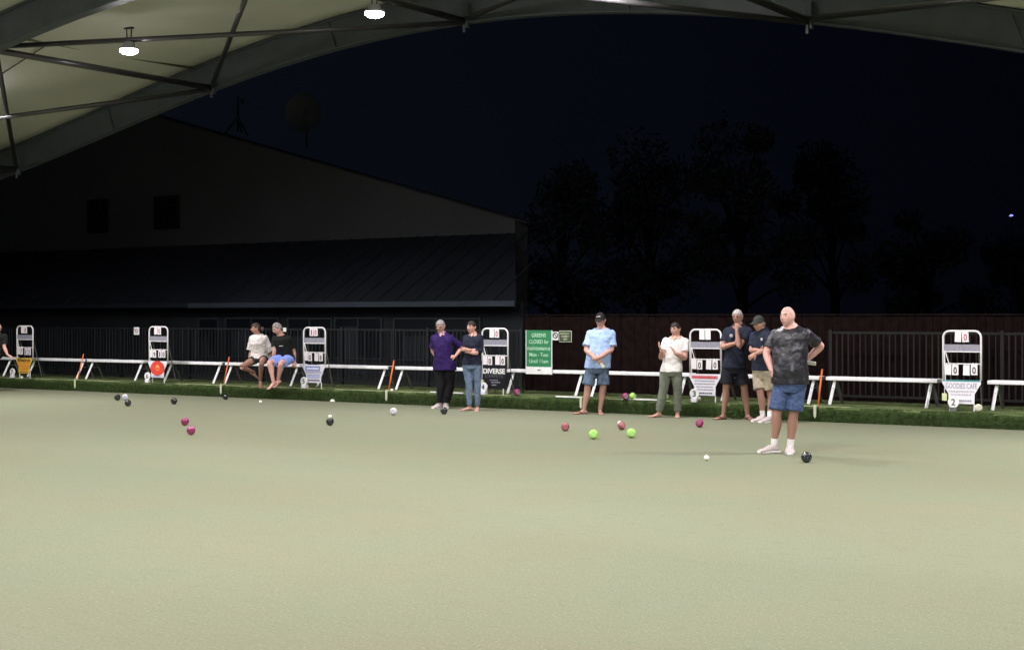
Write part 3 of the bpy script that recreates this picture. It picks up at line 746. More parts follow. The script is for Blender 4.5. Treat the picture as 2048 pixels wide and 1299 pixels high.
for px, py, col, lab in [
    (235, 800.5, 'black', 'black bowl leftmost, beside the white bowl at far left'), (256, 812, 'black', 'black bowl just in front of the white bowl at far left'),
    (250, 800, 'white', 'white bowl between two black bowls at far left'), (348, 808, 'black', 'lone black bowl below the red oval scoreboard'),
    (451, 799, 'black', 'black bowl at the ditch edge left of the seated couple'), (660, 850.5, 'black', 'black bowl with a white jack just behind it'),
    (787, 829.5, 'white', 'lone white bowl left of the purple polo woman'), (888, 828, 'black', 'black bowl in front of the purple polo woman\'s shoes'),
    (1613, 924.5, 'black', 'nearest black bowl beside the tie dye shirt man\'s shoes'), (370, 850.5, 'magenta', 'farther of the two magenta bowls lying close together'),
    (382, 869, 'magenta', 'nearer of the two magenta bowls lying close together'), (1399, 854, 'magenta', 'lone magenta bowl in front of the pink headed scoreboard'),
    (1130.5, 861.5, 'maroon', 'dull red bowl lying alone below the light blue shirt man'), (1243.5, 859, 'maroon', 'dull red bowl touching a white jack'),
    (1187, 877.5, 'lime', 'lime green bowl, left one of the pair on the green'), (1262.5, 875, 'lime', 'lime green bowl, right one of the pair near the red bowl')]:
    ball('bowl', ground(px, py), lab, 'bowl', GB, 'bowl_' + col, .0625 if col != 'lime' else .066, emb={'black': 'fascia', 'white': 'print_blue', 'magenta': 'bowl_maroon', 'maroon': 'print_pink', 'lime': 'bowl_white'}[col])
for px, py, col, lab in [(1034, 790.5, 'magenta', 'magenta bowl on the bank under the bench by the black scoreboard'), (1251, 799, 'magenta', 'magenta bowl on the bank beside a lime bowl'),
                         (1265.5, 799, 'lime', 'lime green bowl on the bank beside a magenta bowl'), (1330, 799.5, 'lime', 'lime green bowl on the bank seen between the clapping man\'s legs'),
                         (1957, 823.5, 'cream', 'cream bowl on the bank right of the cafe scoreboard')]:
    ball('bowl', ground(px, py, BZ + .004), lab, 'bowl', GB, 'bowl_' + col, .0625, emb='card_grey')
for px, py, lab in [(521, 806.5, 'small white jack on the green in front of the seated couple'), (660, 836.5, 'small white jack behind a black bowl'),
                    (1239, 849.5, 'small white jack behind the dull red bowl'), (1413, 920.5, 'nearest white jack left of the tie dye shirt man')]:
    ball('jack', ground(px, py), lab, 'jack', 'small white target jacks', 'jack_white', .032)
p = at(tpx(665, -.14), -.14, -.07); ball('jack', p, 'white jack half hidden in the ditch', 'jack', 'small white target jacks', 'jack_white', .055)
for px, py, lab in [(615.5, 775, 'small white jack on the bank by disc 5'), (44, 757, 'small white jack on the bank below the yellow scoreboard'), (784, 783, 'small white jack at the foot of an orange stick'), (1399, 800.5, 'small white jack on the bank by disc 3')]:
    ball('jack', ground(px, py, BZ + .004), lab, 'jack', 'small white target jacks', 'jack_white', .032)

# ------------------------------------------------------------------ people
def head_fn(v, s=1.0, infl=0.0):
    """v: unit direction, face towards -y"""
    a, b, c = .076, .097, .118
    x, y, z = v.x * a, v.y * b, v.z * c
    if v.z < 0:
        k = -v.z; x *= 1 - .30 * k ** 1.6
        if v.y > 0: y *= 1 - .45 * k
        else: y *= 1 - .10 * k
    if v.y < -.2: y *= .97
    def g(x0, z0, sx, sz): return math.exp(-((x - x0) / sx) ** 2 - ((z - z0) / sz) ** 2) if v.y < 0 else 0
    y -= .026 * g(0, -.022, .013, .020) + .012 * g(0, -.002, .009, .022)          # nose
    y += .010 * g(.031, .010, .017, .012) + .010 * g(-.031, .010, .017, .012)     # sockets
    y -= .006 * g(0, .032, .05, .010)                                             # brow
    y -= .009 * g(0, -.062, .024, .010)                                           # lips
    y -= .012 * g(0, -.098, .022, .014)                                           # chin
    p = Vector((x, y, z)) * s
    if infl: p += Vector((v.x, v.y, v.z)) * infl
    return p

def shade_legs(key, leg, z0=.35, z1=.75):  # leg shade under overhead light painted into the skin colour, by height
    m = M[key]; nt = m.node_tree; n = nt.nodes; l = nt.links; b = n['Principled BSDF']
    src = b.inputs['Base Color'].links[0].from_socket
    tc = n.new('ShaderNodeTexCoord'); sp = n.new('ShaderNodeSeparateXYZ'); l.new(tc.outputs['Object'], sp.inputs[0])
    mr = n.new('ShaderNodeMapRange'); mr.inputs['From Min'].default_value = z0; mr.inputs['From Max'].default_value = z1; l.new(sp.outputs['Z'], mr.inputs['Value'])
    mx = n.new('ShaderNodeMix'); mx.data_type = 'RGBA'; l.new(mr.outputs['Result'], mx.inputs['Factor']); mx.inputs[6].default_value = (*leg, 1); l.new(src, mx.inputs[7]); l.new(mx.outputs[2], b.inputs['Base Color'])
def surf(x, z, size=1.0, out=0.0):
    vx, vz = x / .072, z / .118; vy = -math.sqrt(max(.05, 1 - vx * vx - vz * vz)); v = Vector((vx, vy, vz)).normalized()
    q = head_fn(v, size); q.y -= out; return q
class Person:
    def __init__(s, label, px0, py0, zb=0.0, scale_m=None, skin='skin'):
        s.x0, s.y0 = px0, py0; base = ground(px0, py0, zb); s.s = base.y / F
        s.root = thing('person', label, 'person', base); s.body = MB(); s.skin = skin; s.k = 1.0
    def p(s, x, y, dep=0.0): return Vector(((x - s.x0) * s.s, dep, (s.y0 - y) * s.s))
    def fin(s, mb, name, m, vox=.008, disp=0.0, smooth=4, parent=None, tex=.10):
        o = mb.build(name, m, parent or s.root, smooth=True)
        r = o.modifiers.new('remesh', 'REMESH'); r.mode = 'VOXEL'; r.voxel_size = vox; r.use_smooth_shade = True
        if smooth: q = o.modifiers.new('smooth', 'SMOOTH'); q.factor = .5; q.iterations = smooth
        if disp:
            t = bpy.data.textures.new('folds', 'CLOUDS'); t.noise_scale = tex * .75; t.noise_depth = 2
            d = o.modifiers.new('folds', 'DISPLACE'); d.texture = t; d.strength = disp; d.mid_level = .5; d.texture_coords = 'GLOBAL' if False else 'LOCAL'
        return o
    # head ----------------------------------------------------------
    def head(s, x, y, dep, yaw, pitch=0, roll=0, hair=None, hairline=.30, size=1.0, bald=False, brows='hair_dark', back=-.55):
        c = s.p(x, y, dep); m = Matrix.Translation(c) @ Matrix.Rotation(R(-yaw), 4, 'Z') @ Matrix.Rotation(R(roll), 4, 'Y') @ Matrix.Rotation(R(pitch), 4, 'X')
        s.hm = m; s.hc = c; s.hs = size
        e = MB(); e.sphere((0, 0, 0), 1, 48, 36, lambda v: head_fn(v, size))
        for sx in (-1, 1):
            e.limb([(sx * .072 * size, .005, -.03 * size), (sx * .082 * size, .012, .0), (sx * .084 * size, .018, .022 * size), (sx * .074 * size, .006, .03 * size)], [.008, .011, .012, .008], 8, 3)
        e.xform(m); s.body.add(e.v, e.f)
        if hair:
            h = MB()
            def hf(v):
                az_ = -v.y   # 1 at face
                if az_ > .62: line = hairline + .25 * (abs(v.x) > .32) * (abs(v.x) - .32)
                elif az_ > .30: line = hairline + (.12 - hairline) * (.62 - az_) / .32
                elif az_ > -.15: line = .10
                else: line = .10 + (back - .10) * min(1, (-.15 - az_) / .4)
                inside = v.z > line
                return head_fn(v, size, (.004 if bald else .014) if inside else -.012)
            h.sphere((0, 0, 0), 1, 48, 36, hf); h.xform(m)
            s.fin(h, 'hair', hair, .007, .006 if not bald else 0, 2, tex=.03)
        f = MB()
        for sx in (-1, 1): f.sphere(m @ surf(sx * .029, .006, size, -.003), (.0125, .0085, .0080), 10, 8)
        f.build('eyes', 'eye_dark', s.root, smooth=True)
        f = MB()
        for sx in (-1, 1): f.limb([m @ surf(sx * .014, .028, size), m @ surf(sx * .030, .034, size), m @ surf(sx * .046, .027, size)], [.0042, .0058, .0035], 6, 3)
        f.build('eyebrows', brows, s.root, smooth=True)
        f = MB(); f.limb([m @ surf(-.022, -.062, size, -.001), m @ surf(0, -.061, size, -.0015), m @ surf(.022, -.062, size, -.001)], [.0035, .0062, .0035], 8, 4)
        f.build('mouth', 'lip', s.root, smooth=True)
    def glasses(s, dark=True):
        f = MB(); m = s.hm
        for sx in (-1, 1):
            f.tube([m @ Vector((sx * .030 + .021 * math.cos(q), -.096, .005 + .015 * math.sin(q))) for q in [2 * math.pi * k / 16 for k in range(17)]], .0024, 6)
            f.tube([m @ Vector((sx * .050, -.092, .01)), m @ Vector((sx * .078, .0, .014))], .0022, 6)
        f.tube([m @ Vector((-.010, -.099, .008)), m @ Vector((.010, -.099, .008))], .0024, 6)
        f.build('glasses', 'ink', s.root)
    def cap(s, m_='cap_black', badge=False):
        m = s.hm; z = s.hs; e = MB()
        def cf(v):
            q = head_fn(v, z, .016)
            if v.z < .16: q = head_fn(v, z, -.02)
            elif v.z > .5: q.z += .012
            return q
        e.sphere((0, 0, 0), 1, 48, 36, cf)
        rings = []
        for i, yy_ in enumerate((-.075, -.10, -.13, -.155, -.165)):
            w = (.078, .078, .070, .050, .02)[i]; zz = (.042, .040, .032, .022, .018)[i]
            rings.append([Vector((w * math.cos(q) * z, yy_ * z, (zz + .006 * math.sin(q) - .018 * (math.cos(q)) ** 2) * z)) for q in [2 * math.pi * k / 16 for k in range(16)]])
        e.rings(rings); e.xform(m); o = s.fin(e, 'cap', m_, .007, 0, 3)
        if badge:
            f = MB(); f.limb([m @ Vector((-.035, -.099, .088)), m @ Vector((0, -.106, .09)), m @ Vector((.035, -.099, .088))], [.007, .009, .007], 8, 3); f.build('badge', 'card_grey', o)
    # torso ---------------------------------------------------------
    def torso(s, hip, neck, yaw_h, yaw_s, w=1.0, belly=0.0, female=False):
        """hip, neck: Vectors; yaw positive turns towards screen left"""
        neck = neck + Vector((0, 0, .038 if not getattr(s, 'seated', False) else .02)); s.hip, s.neck, s.yh, s.ys, s.w, s.belly, s.fem = hip, neck, yaw_h, yaw_s, w, belly, female
        T = [(-.17, .125, .10), (-.05, .165, .115), (.06, .170, .120), (.25, .150, .108), (.42, .152, .112), (.64, .172, .122), (.80, .182, .114), (.90, .168, .096), (.96, .128, .080), (1.01, .085, .066), (1.07, .058, .058)]
        if female: T = [(-.17, .13, .105), (-.05, .17, .12), (.06, .165, .115), (.25, .130, .098), (.42, .130, .102), (.62, .148, .126), (.80, .156, .102), (.90, .144, .084), (.96, .108, .068), (1.01, .070, .056), (1.07, .046, .048)]
        s.T = T
        s.ringset(s.body, 0, T)
        # neck
        nb = neck; hc = s.hc; nd = Vector((-math.sin(R(yaw_s)), -math.cos(R(yaw_s)), 0))
        s.body.limb([nb - Vector((0, 0, .05)), nb.lerp(hc, .45) , hc + Vector((0, 0, -.03))], [.074 if not female else .056, .064 if not female else .050, .062], 14, 4)
        c = s.cen(.885); rx = s.rx(.885)
        wsh = (.165 if not female else .145) * w
        s.SL = c - rx * wsh; s.SR = c + rx * wsh
    def yaw(s, t): return s.yh + (s.ys - s.yh) * max(0, min(1, t))
    def rx(s, t): a = R(s.yaw(t)); return Vector((math.cos(a), -math.sin(a), 0))
    def cen(s, t):
        c = s.hip.lerp(s.neck, t); fd = Vector((-math.sin(R(s.yaw(t))), -math.cos(R(s.yaw(t))), 0))
        return c + fd * (.02 * math.sin(math.pi * max(0, min(1, t))))
    def ringset(s, mb, infl, T, t0=-9, t1=9, flare=0.0, tilt=None, n=28):
        rings = []
        T = [q for q in T if t0 <= q[0] <= t1]
        for t, hw, hd in T:
            c = s.cen(t); ax = s.rx(t); fd = Vector((-math.sin(R(s.yaw(t))), -math.cos(R(s.yaw(t))), 0))
            bel = s.belly * math.exp(-((t - .28) / .22) ** 2)
            ring = []
            for k in range(n):
                q = 2 * math.pi * k / n; cq, sq = math.cos(q), math.sin(q)
                sx = math.copysign(abs(cq) ** .85, cq); sy = math.copysign(abs(sq) ** .85, sq)
                hdd = hd * s.w + infl + (bel if sq > 0 else 0)
                v = c + ax * sx * (hw * s.w + infl + bel * .35) + fd * sy * hdd
                if tilt and t > .93: v.z -= tilt * max(0, sq) ** 1.5 * (t - .93) / .14; v -= fd * max(0, sq) * .012 * (t - .93) / .14
                ring.append(v)
            rings.append(ring)
        mb.rings(rings)
    # limbs ---------------------------------------------------------
    def arm(s, side, el, wr, hand_dir=None, normal=(0, -1, 0), curl=.5, k=1.0, thumb=None, sleeve=None):
        sh = s.SL if side == 'L' else s.SR; el, wr = Vector(el), Vector(wr)
        kk = k * (.82 if s.fem else 1.0)
        s.body.limb([sh, sh.lerp(el, .4), el, el.lerp(wr, .35), wr], [.052 * kk, .050 * kk, .040 * kk, .042 * kk, .027 * kk], 14, 6)
        hd = Vector(hand_dir).normalized() if hand_dir else (wr - el).normalized()
        s.hand(wr, hd, Vector(normal).normalized(), curl, thumb, .9 if s.fem else 1.0)
        if side == 'L': s.aL = (sh, el, wr)
        else: s.aR = (sh, el, wr)
    def hand(s, wr, d, nrm, curl, thumb, k):
        nrm = (nrm - d * nrm.dot(d)); nrm = nrm.normalized() if nrm.length > .05 else d.orthogonal().normalized()
        sd = d.cross(nrm).normalized()
        b = s.body
        pc = [wr - d * .01, wr + d * .03 * k, wr + d * .085 * k]
        b.limb(pc, [.024 * k, .036 * k, .040 * k], 14, 3, .42, tuple(sd))
        ths = 1 if (thumb or 1) > 0 else -1
        for i, (off, L) in enumerate(((-.031, .070), (-.0105, .079), (.0105, .074), (.030, .058))):
            base = wr + d * .084 * k + sd * off * k * ths * -1; a = 0; p_ = base; pts = [base]; dd = d.copy()
            fan = sd * off * 2.2 * -ths
            for seg in (.45, .3, .25):
                a += curl * (.55 if seg == .45 else .7) * 1.25
                v = (d * math.cos(a) + nrm * math.sin(a) + fan * (1 - min(1, curl))).normalized()
                p_ = p_ + v * L * seg * k * 1.08; pts.append(p_)
            b.limb(pts, [.0098 * k, .0092 * k, .0086 * k, .0075 * k], 8, 3)
        t0 = wr + d * .025 * k + sd * .026 * k * ths
        t1 = t0 + (sd * ths * .8 + d * .6 + nrm * .15).normalized() * .035 * k; t2 = t1 + (sd * ths * .35 + d * .9 + nrm * .4 * curl).normalized() * .032 * k
        b.limb([t0, t1, t2], [.014 * k, .0115 * k, .009 * k], 8, 3)
    def hipj(s, side): c = s.cen(-.02); return c + s.rx(0) * (.088 * s.w) * (-1 if side == 'L' else 1)
    def leg(s, side, kn, an, toe, foot='bare', kk=1.0, lift=0.0):
        h = s.hipj(side); kn, an = Vector(kn), Vector(an); q = kk * (.92 if s.fem else 1)
        back = Vector((toe[0], toe[1], 0)).normalized() * -.012
        s.body.limb([h, h.lerp(kn, .5), kn, kn.lerp(an, .30) + back, kn.lerp(an, .7), an], [.088 * q, .078 * q, .057 * q, .060 * q, .042 * q, .036 * q], 16, 6)
        td = Vector((toe[0], toe[1], toe[2] if len(toe) > 2 else 0)).normalized(); up = Vector((0, 0, 1)); sd = td.cross(up).normalized(); up = sd.cross(td).normalized()
        an0 = an - up * .0
        hz_ = .075
        def fr(mb, g, toes=True):
            rings = []
            for f_, w_, h_ in ((-.062, .018, .030), (-.05, .030, .055), (-.02, .034, .085), (.03, .034, .075), (.08, .040, .052), (.13, .046, .036), (.165, .044, .026), (.185, .034, .018)):
                w_ += g; h_ += g * 1.2; ring = []
                for k in range(18):
                    a = 2 * math.pi * k / 18
                    ring.append(an0 + td * (f_ * (1 + g * 6)) + sd * w_ * math.cos(a) + up * (-hz_ + h_ / 2 + h_ / 2 * math.sin(a) - g * .2))
                rings.append(ring)
            mb.rings(rings)
        fr(s.body, 0)
        if foot in ('bare', 'sandal'):
            for i in range(5):
                o = -.032 + i * .016; r_ = .0125 - i * .0013 if side == 'R' else .0073 + i * .0013
                p0 = an0 + td * .165 + sd * o - up * (hz_ - .013); s.body.limb([p0, p0 + td * .028 - up * .001], [r_, r_ * .9], 8, 2)
        if foot == 'sandal':
            m = MB(); rings = []
            for f_, w_ in ((-.075, .020), (-.06, .036), (0, .038), (.08, .043), (.14, .052), (.185, .045), (.21, .02)):
                rings.append([an0 + td * f_ + sd * a_ * w_ - up * (hz_ + b_) for a_, b_ in ((-1, -.004), (1, -.004), (1, .014), (-1, .014))])
            m.rings(rings); o = m.build('sandal', 'sandal', s.root)
            m = MB()
            for sx in (-1, 1): m.limb([an0 + td * .150 - up * (hz_ - .028), an0 + td * .10 + sd * sx * .03 - up * (hz_ - .046), an0 + td * .045 + sd * sx * .042 - up * (hz_ - .004)], [.006, .008, .007], 8, 4)
            m.build('strap', 'sandal', o)
        if foot == 'shoe':
            m = MB(); fr(m, .019); m.limb([an0 - up * .03, an0 + up * .015 - td * .01], [.054, .048], 14, 3); m.limb([an0 + td * .05 - up * .01, an0 + td * .10 - up * .03], [.034, .034], 12, 3); s.fin(m, 'shoe', 'shoe_white', .007, .004, 2, tex=.03)
            m = MB(); rings = []
            for f_, w_ in ((-.085, .03), (-.07, .048), (0, .05), (.08, .056), (.14, .062), (.19, .052), (.222, .022)):
                rings.append([an0 + td * f_ + sd * a_ * w_ - up * (hz_ + b_) for a_, b_ in ((-1, -.024), (1, -.024), (.95, .006), (-.95, .006))])
            m.rings(rings); m.build('shoe_sole', 'sole', s.root, bevel=.006)
            m = MB(); d_ = (kn - an).normalized(); m.limb([an, an + d_ * .06, an + d_ * .095], [.044, .044, .045], 14, 3); s.fin(m, 'sock', 'sock', .007, .004, 1, tex=.03)
        if side == 'L': s.lL = (h, kn, an)
        else: s.lR = (h, kn, an)
    # clothes -------------------------------------------------------
    def shirt(s, m_, hem=-.12, sl=.62, slL=None, loose=.020, slr=.020, tilt=.05, disp=.016, collar=None, flare=.0, top=1.07):
        e = MB(); T = [(hem, .176 if not s.fem else .172, .125)] + [q for q in s.T if hem + .04 < q[0] < top]
        T = [(t, w_ + (flare * (1 - max(0, t)) if t < .6 else 0), d_ + flare * .4 * (t < .6)) for t, w_, d_ in T]
        T.append((top, .062 if not s.fem else .050, .058)); T = [(t, w_ + (.008 if .75 < t < 1.02 else 0), d_ + (.006 if .75 < t < 1.02 else 0)) for t, w_, d_ in T]
        s.ringset(e, loose, T, tilt=tilt)
        kk = .84 if s.fem else 1.0
        for nm_, f_ in (('aL', slL if slL is not None else sl), ('aR', sl)):
            sh, el, wr = getattr(s, nm_)
            if f_ <= 1: en = sh.lerp(el, f_); pts = [sh - Vector((0, 0, .004)), sh.lerp(en, .5), en]; rr = [.066 * kk + slr * .3, .057 * kk + slr * .55, .050 * kk + slr * 1.1]
            else: en = el.lerp(wr, f_ - 1); pts = [sh, sh.lerp(el, .5), el, en]; rr = [.056 * kk + slr * .5, .052 * kk + slr * .6, .045 * kk + slr * .6, .036 * kk + slr * .5]
            e.limb(pts, rr, 16, 6, flat=True)
        o = s.fin(e, 'shirt', m_, .009, disp, 3)
        s.shirt_o = o
        if collar:
            c = s.cen(1.07); ax = s.rx(1); fd = Vector((-math.sin(R(s.ys)), -math.cos(R(s.ys)), 0)); k = MB()
            pts = []
            for j in range(17):
                q = R(-62) + R(304) * j / 16   # open at the front
                a = q + R(90 + 0) ; pts.append(c + ax * .072 * math.cos(a + math.pi) * (1 if not s.fem else .85) + fd * -.066 * -math.sin(a + math.pi) + Vector((0, 0, .035 - .055 * max(0, (math.sin(a + math.pi)) if False else 0))))
            pts = [c + ax * (.078 * kk * math.sin(q)) + fd * (.074 * kk * math.cos(q)) + Vector((0, 0, -.004 - .035 * max(0, math.cos(q)))) for q in [R(22) + R(316) * j / 20 for j in range(21)]]
            k.limb(pts, [.010] + [.014] * 19 + [.010], 8, 2); k.build('collar', collar, o, smooth=True)
    def vneck(s, m_, depth=.84, w0=.034):
        fd = Vector((-math.sin(R(s.ys)), -math.cos(R(s.ys)), 0)); k = MB()
        def sf(t):
            for a, b in zip(s.T, s.T[1:]):
                if a[0] <= t <= b[0]: return (a[2] + (b[2] - a[2]) * (t - a[0]) / (b[0] - a[0])) * s.w + .022
        pts = [s.cen(t) + fd * (sf(t) + o) for t, o in ((1.0, -.004), (.96, -.001), (.92, .002), (depth, .004))]
        k.limb(pts, [w0, w0 * .8, w0 * .5, .004], 12, 5, .36, tuple(s.rx(1)))
        s.fin(k, 'neckline', m_, .006, 0, 1)
    def shorts(s, m_, f=.8, loose=.014, wide=.024, waist=.16, disp=.014, end=None):
        e = MB(); T = [q for q in s.T if q[0] < waist] + [(waist, .160, .114)]
        s.ringset(e, loose, T)
        for L in ('lL', 'lR'):
            h, kn, an = getattr(s, L)
            en = h.lerp(kn, f)
            e.limb([h + (h - kn).normalized() * .0, h.lerp(en, .5), en], [.090 + loose, .086 + wide * .6, .078 + wide], 18, 6, flat=True)
        s.fin(e, 'shorts', m_, .009, disp, 3)
    def trousers(s, m_, wide=.016, waist=.16, bot=.93, disp=.014, calf=.0):
        e = MB(); s.ringset(e, .009, [q for q in s.T if q[0] < waist] + [(waist, .160 if not s.fem else .140, .114 if not s.fem else .102)])
        for L in ('lL', 'lR'):
            h, kn, an = getattr(s, L); en = kn.lerp(an, bot)
            e.limb([h, h.lerp(kn, .5), kn, kn.lerp(an, .4), en], [.094 + wide * .6, .080 + wide * .7, .060 + wide, .056 + wide + calf, .044 + wide * 1.1 + calf], 18, 6, flat=True)
        s.fin(e, 'trousers', m_, .009, disp, 3)
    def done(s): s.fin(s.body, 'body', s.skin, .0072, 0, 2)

M['skin_seat'] = mat('skin_seat', (.60, .33, .28), .5, var=.08, scale=9, sub=.12)
shade_legs('skin_pink', (.34, .185, .14), .55, .95); shade_legs('skin_tan', (.33, .175, .135), .55, .95); shade_legs('skin', (.44, .245, .20), .3, .9)
# --- tie dye shirt man, nearest
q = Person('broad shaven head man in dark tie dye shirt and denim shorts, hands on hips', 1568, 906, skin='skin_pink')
q.head(1575, 634, 0, 48, pitch=-4, hair='hair_short', hairline=.45, bald=True, brows='hair_light', size=1.06, back=-.2)
q.torso(q.p(1580, 765), q.p(1583, 660, .03), 12, 32, w=1.12, belly=.055)
q.arm('L', q.p(1536, 707, .12), q.p(1543, 741, -.02), (.25, -.1, -1), (1, .3, -.1), .35, 1.12, thumb=-1)
q.arm('R', q.p(1645, 692, .10), q.p(1616, 722, .16), (-.7, .1, -.75), (-.6, .5, 0), .9, 1.15, thumb=1)
q.leg('L', q.p(1552, 828, -.03), q.p(1549, 892, .02), (-.93, -.30), 'shoe', 1.06)
q.leg('R', q.p(1586, 829, -.02), q.p(1580, 893, .0), (-.18, -.95), 'shoe', 1.06)
q.shirt('tiedye', top=1.035, hem=-.02, sl=.72, loose=.022, slr=.026, tilt=.05, disp=.020, flare=.012)
q.shorts('denim', .86, .016, .036); q.done()
e = MB(); e.box((0, 0, 0), (.145, .012, .075)); o = e.build('mobile_phone', 'print_white', None, bevel=.005); o.location = q.root.location + q.p(1624, 726, .12); o.rotation_euler = (R(55), R(8), R(-15))
tag(o, 'white phone held behind the tie dye shirt man\'s hip', 'phone')

# --- navy cap man
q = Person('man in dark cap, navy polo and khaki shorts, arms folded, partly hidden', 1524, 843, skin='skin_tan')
q.head(1518, 648, 0, 62, pitch=6, hair='hair_grey', hairline=.2, brows='hair_grey'); q.cap('cap_grey')
q.torso(q.p(1527, 744, .02), q.p(1525, 665, .02), 40, 48, w=.98, belly=.02)
q.arm('R', q.p(1531, 696, -.26), q.p(1506, 706, -.30), (-.8, .2, -.5), (.3, .8, -.2), .5, 1.0)
q.arm('L', q.p(1503, 700, .02), q.p(1515, 700, -.26), (.8, -.3, .3), (0, .5, .4), .5)
q.leg('L', q.p(1521, 790, -.02), q.p(1526, 833, .0), (-.9, -.45), 'shoe'); q.leg('R', q.p(1541, 790, -.02), q.p(1537, 834, -.12), (-.85, -.5), 'shoe')
q.shirt('polo_navy', hem=.04, sl=.75, loose=.020, slr=.022, tilt=.03, collar='polo_navy')
e = MB(); e.sphere(q.p(1520, 678, -.165), (.020, .012, .026), 12, 8); e.build('badge', 'card_grey', q.shirt_o)
q.shorts('khaki', .74, .014, .034); q.done()

# --- navy polo man, hand on mouth
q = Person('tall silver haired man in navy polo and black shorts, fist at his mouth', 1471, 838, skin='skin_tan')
q.head(1475, 634, 0, 30, pitch=4, hair='hair_silver', hairline=.42, brows='hair_grey')
q.torso(q.p(1468, 733), q.p(1478, 656, .02), 5, 12, w=1.03)
q.arm('R', q.p(1474, 692, -.26), q.p(1469, 660, -.24), (.05, .1, 1), (.2, 1, 0), 1.3, 1.05)
q.arm('L', q.p(1444, 694, -.05), q.p(1464, 686, -.26), (.9, -.05, .25), (0, 1, .1), .7, 1.05)
q.leg('L', q.p(1452, 776, -.02), q.p(1447, 828.5), (-.85, -.5), 'sandal'); q.leg('R', q.p(1488, 776, -.02), q.p(1495, 829), (.25, -.95), 'sandal')
q.shirt('polo_navy', hem=-.03, sl=.66, loose=.022, slr=.026, tilt=.05, collar='polo_navy')
e = MB(); e.sphere(q.p(1460, 671, -.142), (.030, .010, .030), 12, 8); e.sphere(q.p(1489, 669, -.130), (.016, .010, .024), 12, 8); e.build('badge', 'card_grey', q.shirt_o)
q.shorts('short_black', .80, .014, .040); q.glasses(); q.done()

# --- clapping man
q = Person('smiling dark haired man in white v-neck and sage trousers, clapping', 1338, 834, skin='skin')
q.head(1351, 659, 0, 42, pitch=2, hair='hair_dark', hairline=.40, size=.98)
q.torso(q.p(1342, 741), q.p(1353, 678, .02), 8, 22, w=.98)
q.arm('L', q.p(1321, 714, -.12), q.p(1320, 701, -.32), (-.45, .1, .9), (.9, .1, .2), .25, 1.05, thumb=1)
q.arm('R', q.p(1368, 715, -.12), q.p(1347, 706, -.33), (-.5, -.05, .8), (-.8, .2, .1), .3, 1.1, thumb=-1)
q.leg('L', q.p(1327, 777, -.03), q.p(1318, 825, .02), (-.9, -.4), 'bare'); q.leg('R', q.p(1355, 777, -.03), q.p(1355, 825.5, .0), (-.15, -1), 'bare')
q.shirt('tee_white', top=1.035, hem=-.03, sl=.62, loose=.015, slr=.016, tilt=.10, disp=.016, flare=.004)
q.trousers('trouser_sage', .018, bot=.92); q.vneck('skin'); q.done()

# --- light blue shirt man
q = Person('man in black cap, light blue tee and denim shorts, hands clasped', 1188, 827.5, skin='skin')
q.head(1201, 641, 0, 22, pitch=10, hair='hair_grey', hairline=.2, brows='hair_grey'); q.cap('cap_black', True)
q.torso(q.p(1195, 733), q.p(1203, 662, .02), 2, 4, w=1.10, belly=.05)
q.arm('L', q.p(1172, 699, -.08), q.p(1190, 716, -.30), (.75, -.05, -.65), (-.1, 1, 0), .5, 1.05, thumb=1)
q.arm('R', q.p(1223, 698, -.08), q.p(1197, 713, -.34), (-.95, 0, -.1), (0, 1, -.2), .6, 1.05, thumb=-1)
q.leg('L', q.p(1175, 775, -.02), q.p(1168, 818.5), (-.92, -.35), 'sandal'); q.leg('R', q.p(1206, 775, -.02), q.p(1200, 819), (.05, -1), 'sandal')
q.shirt('tee_blue', top=1.035, hem=-.03, sl=.80, loose=.026, slr=.034, tilt=.03, disp=.02, flare=.008)
q.shorts('denim_grey', .86, .016, .034); q.done()
e = MB(); e.box((0, 0, 0), (.05, .010, .085)); o = e.build('folded_card', 'cream', None, bevel=.003); o.location = q.root.location + q.p(1202.5, 729, -.33); o.rotation_euler = (0, R(-35), 0)
tag(o, 'small cream card held in the light blue shirt man\'s hands', 'card')

# --- navy woman
q = Person('dark haired woman in navy top and blue jeans, arms folded', 946, 820.5, skin='skin')
q.head(943, 655, 0, 40, pitch=-5, hair='hair_dark', hairline=.35, size=.95, back=-.6)
q.torso(q.p(944, 727), q.p(947, 671, .02), 8, 18, w=.98, female=True)
q.arm('R', q.p(962, 701, -.06), q.p(939, 699, -.27), (-.95, 0, .15), (0, 1, 0), .35, 1.0)
q.arm('L', q.p(929, 701, -.06), q.p(944, 705, -.25), (.9, .2, 0), (0, 1, 0), .5, 1.0)
q.leg('L', q.p(938, 768, -.02), q.p(939, 812.5), (-.85, -.5), 'bare'); q.leg('R', q.p(955, 768, -.02), q.p(955, 813.5), (-.1, -1), 'bare')
q.shirt('knit_navy', top=1.035, hem=-.03, sl=1.55, slL=1.5, loose=.020, slr=.014, tilt=.09, disp=.012)
q.trousers('jean', .004, bot=.95); q.vneck('skin', .88); q.done()
h = MB(); h.limb([q.hm @ Vector((.0, .07, -.02)), q.hm @ Vector((.02, .09, -.06)), q.hm @ Vector((.02, .085, -.10))], [.05, .04, .02], 12, 4); q.fin(h, 'hair_tail', 'hair_dark', .008, .006, 1, tex=.03)

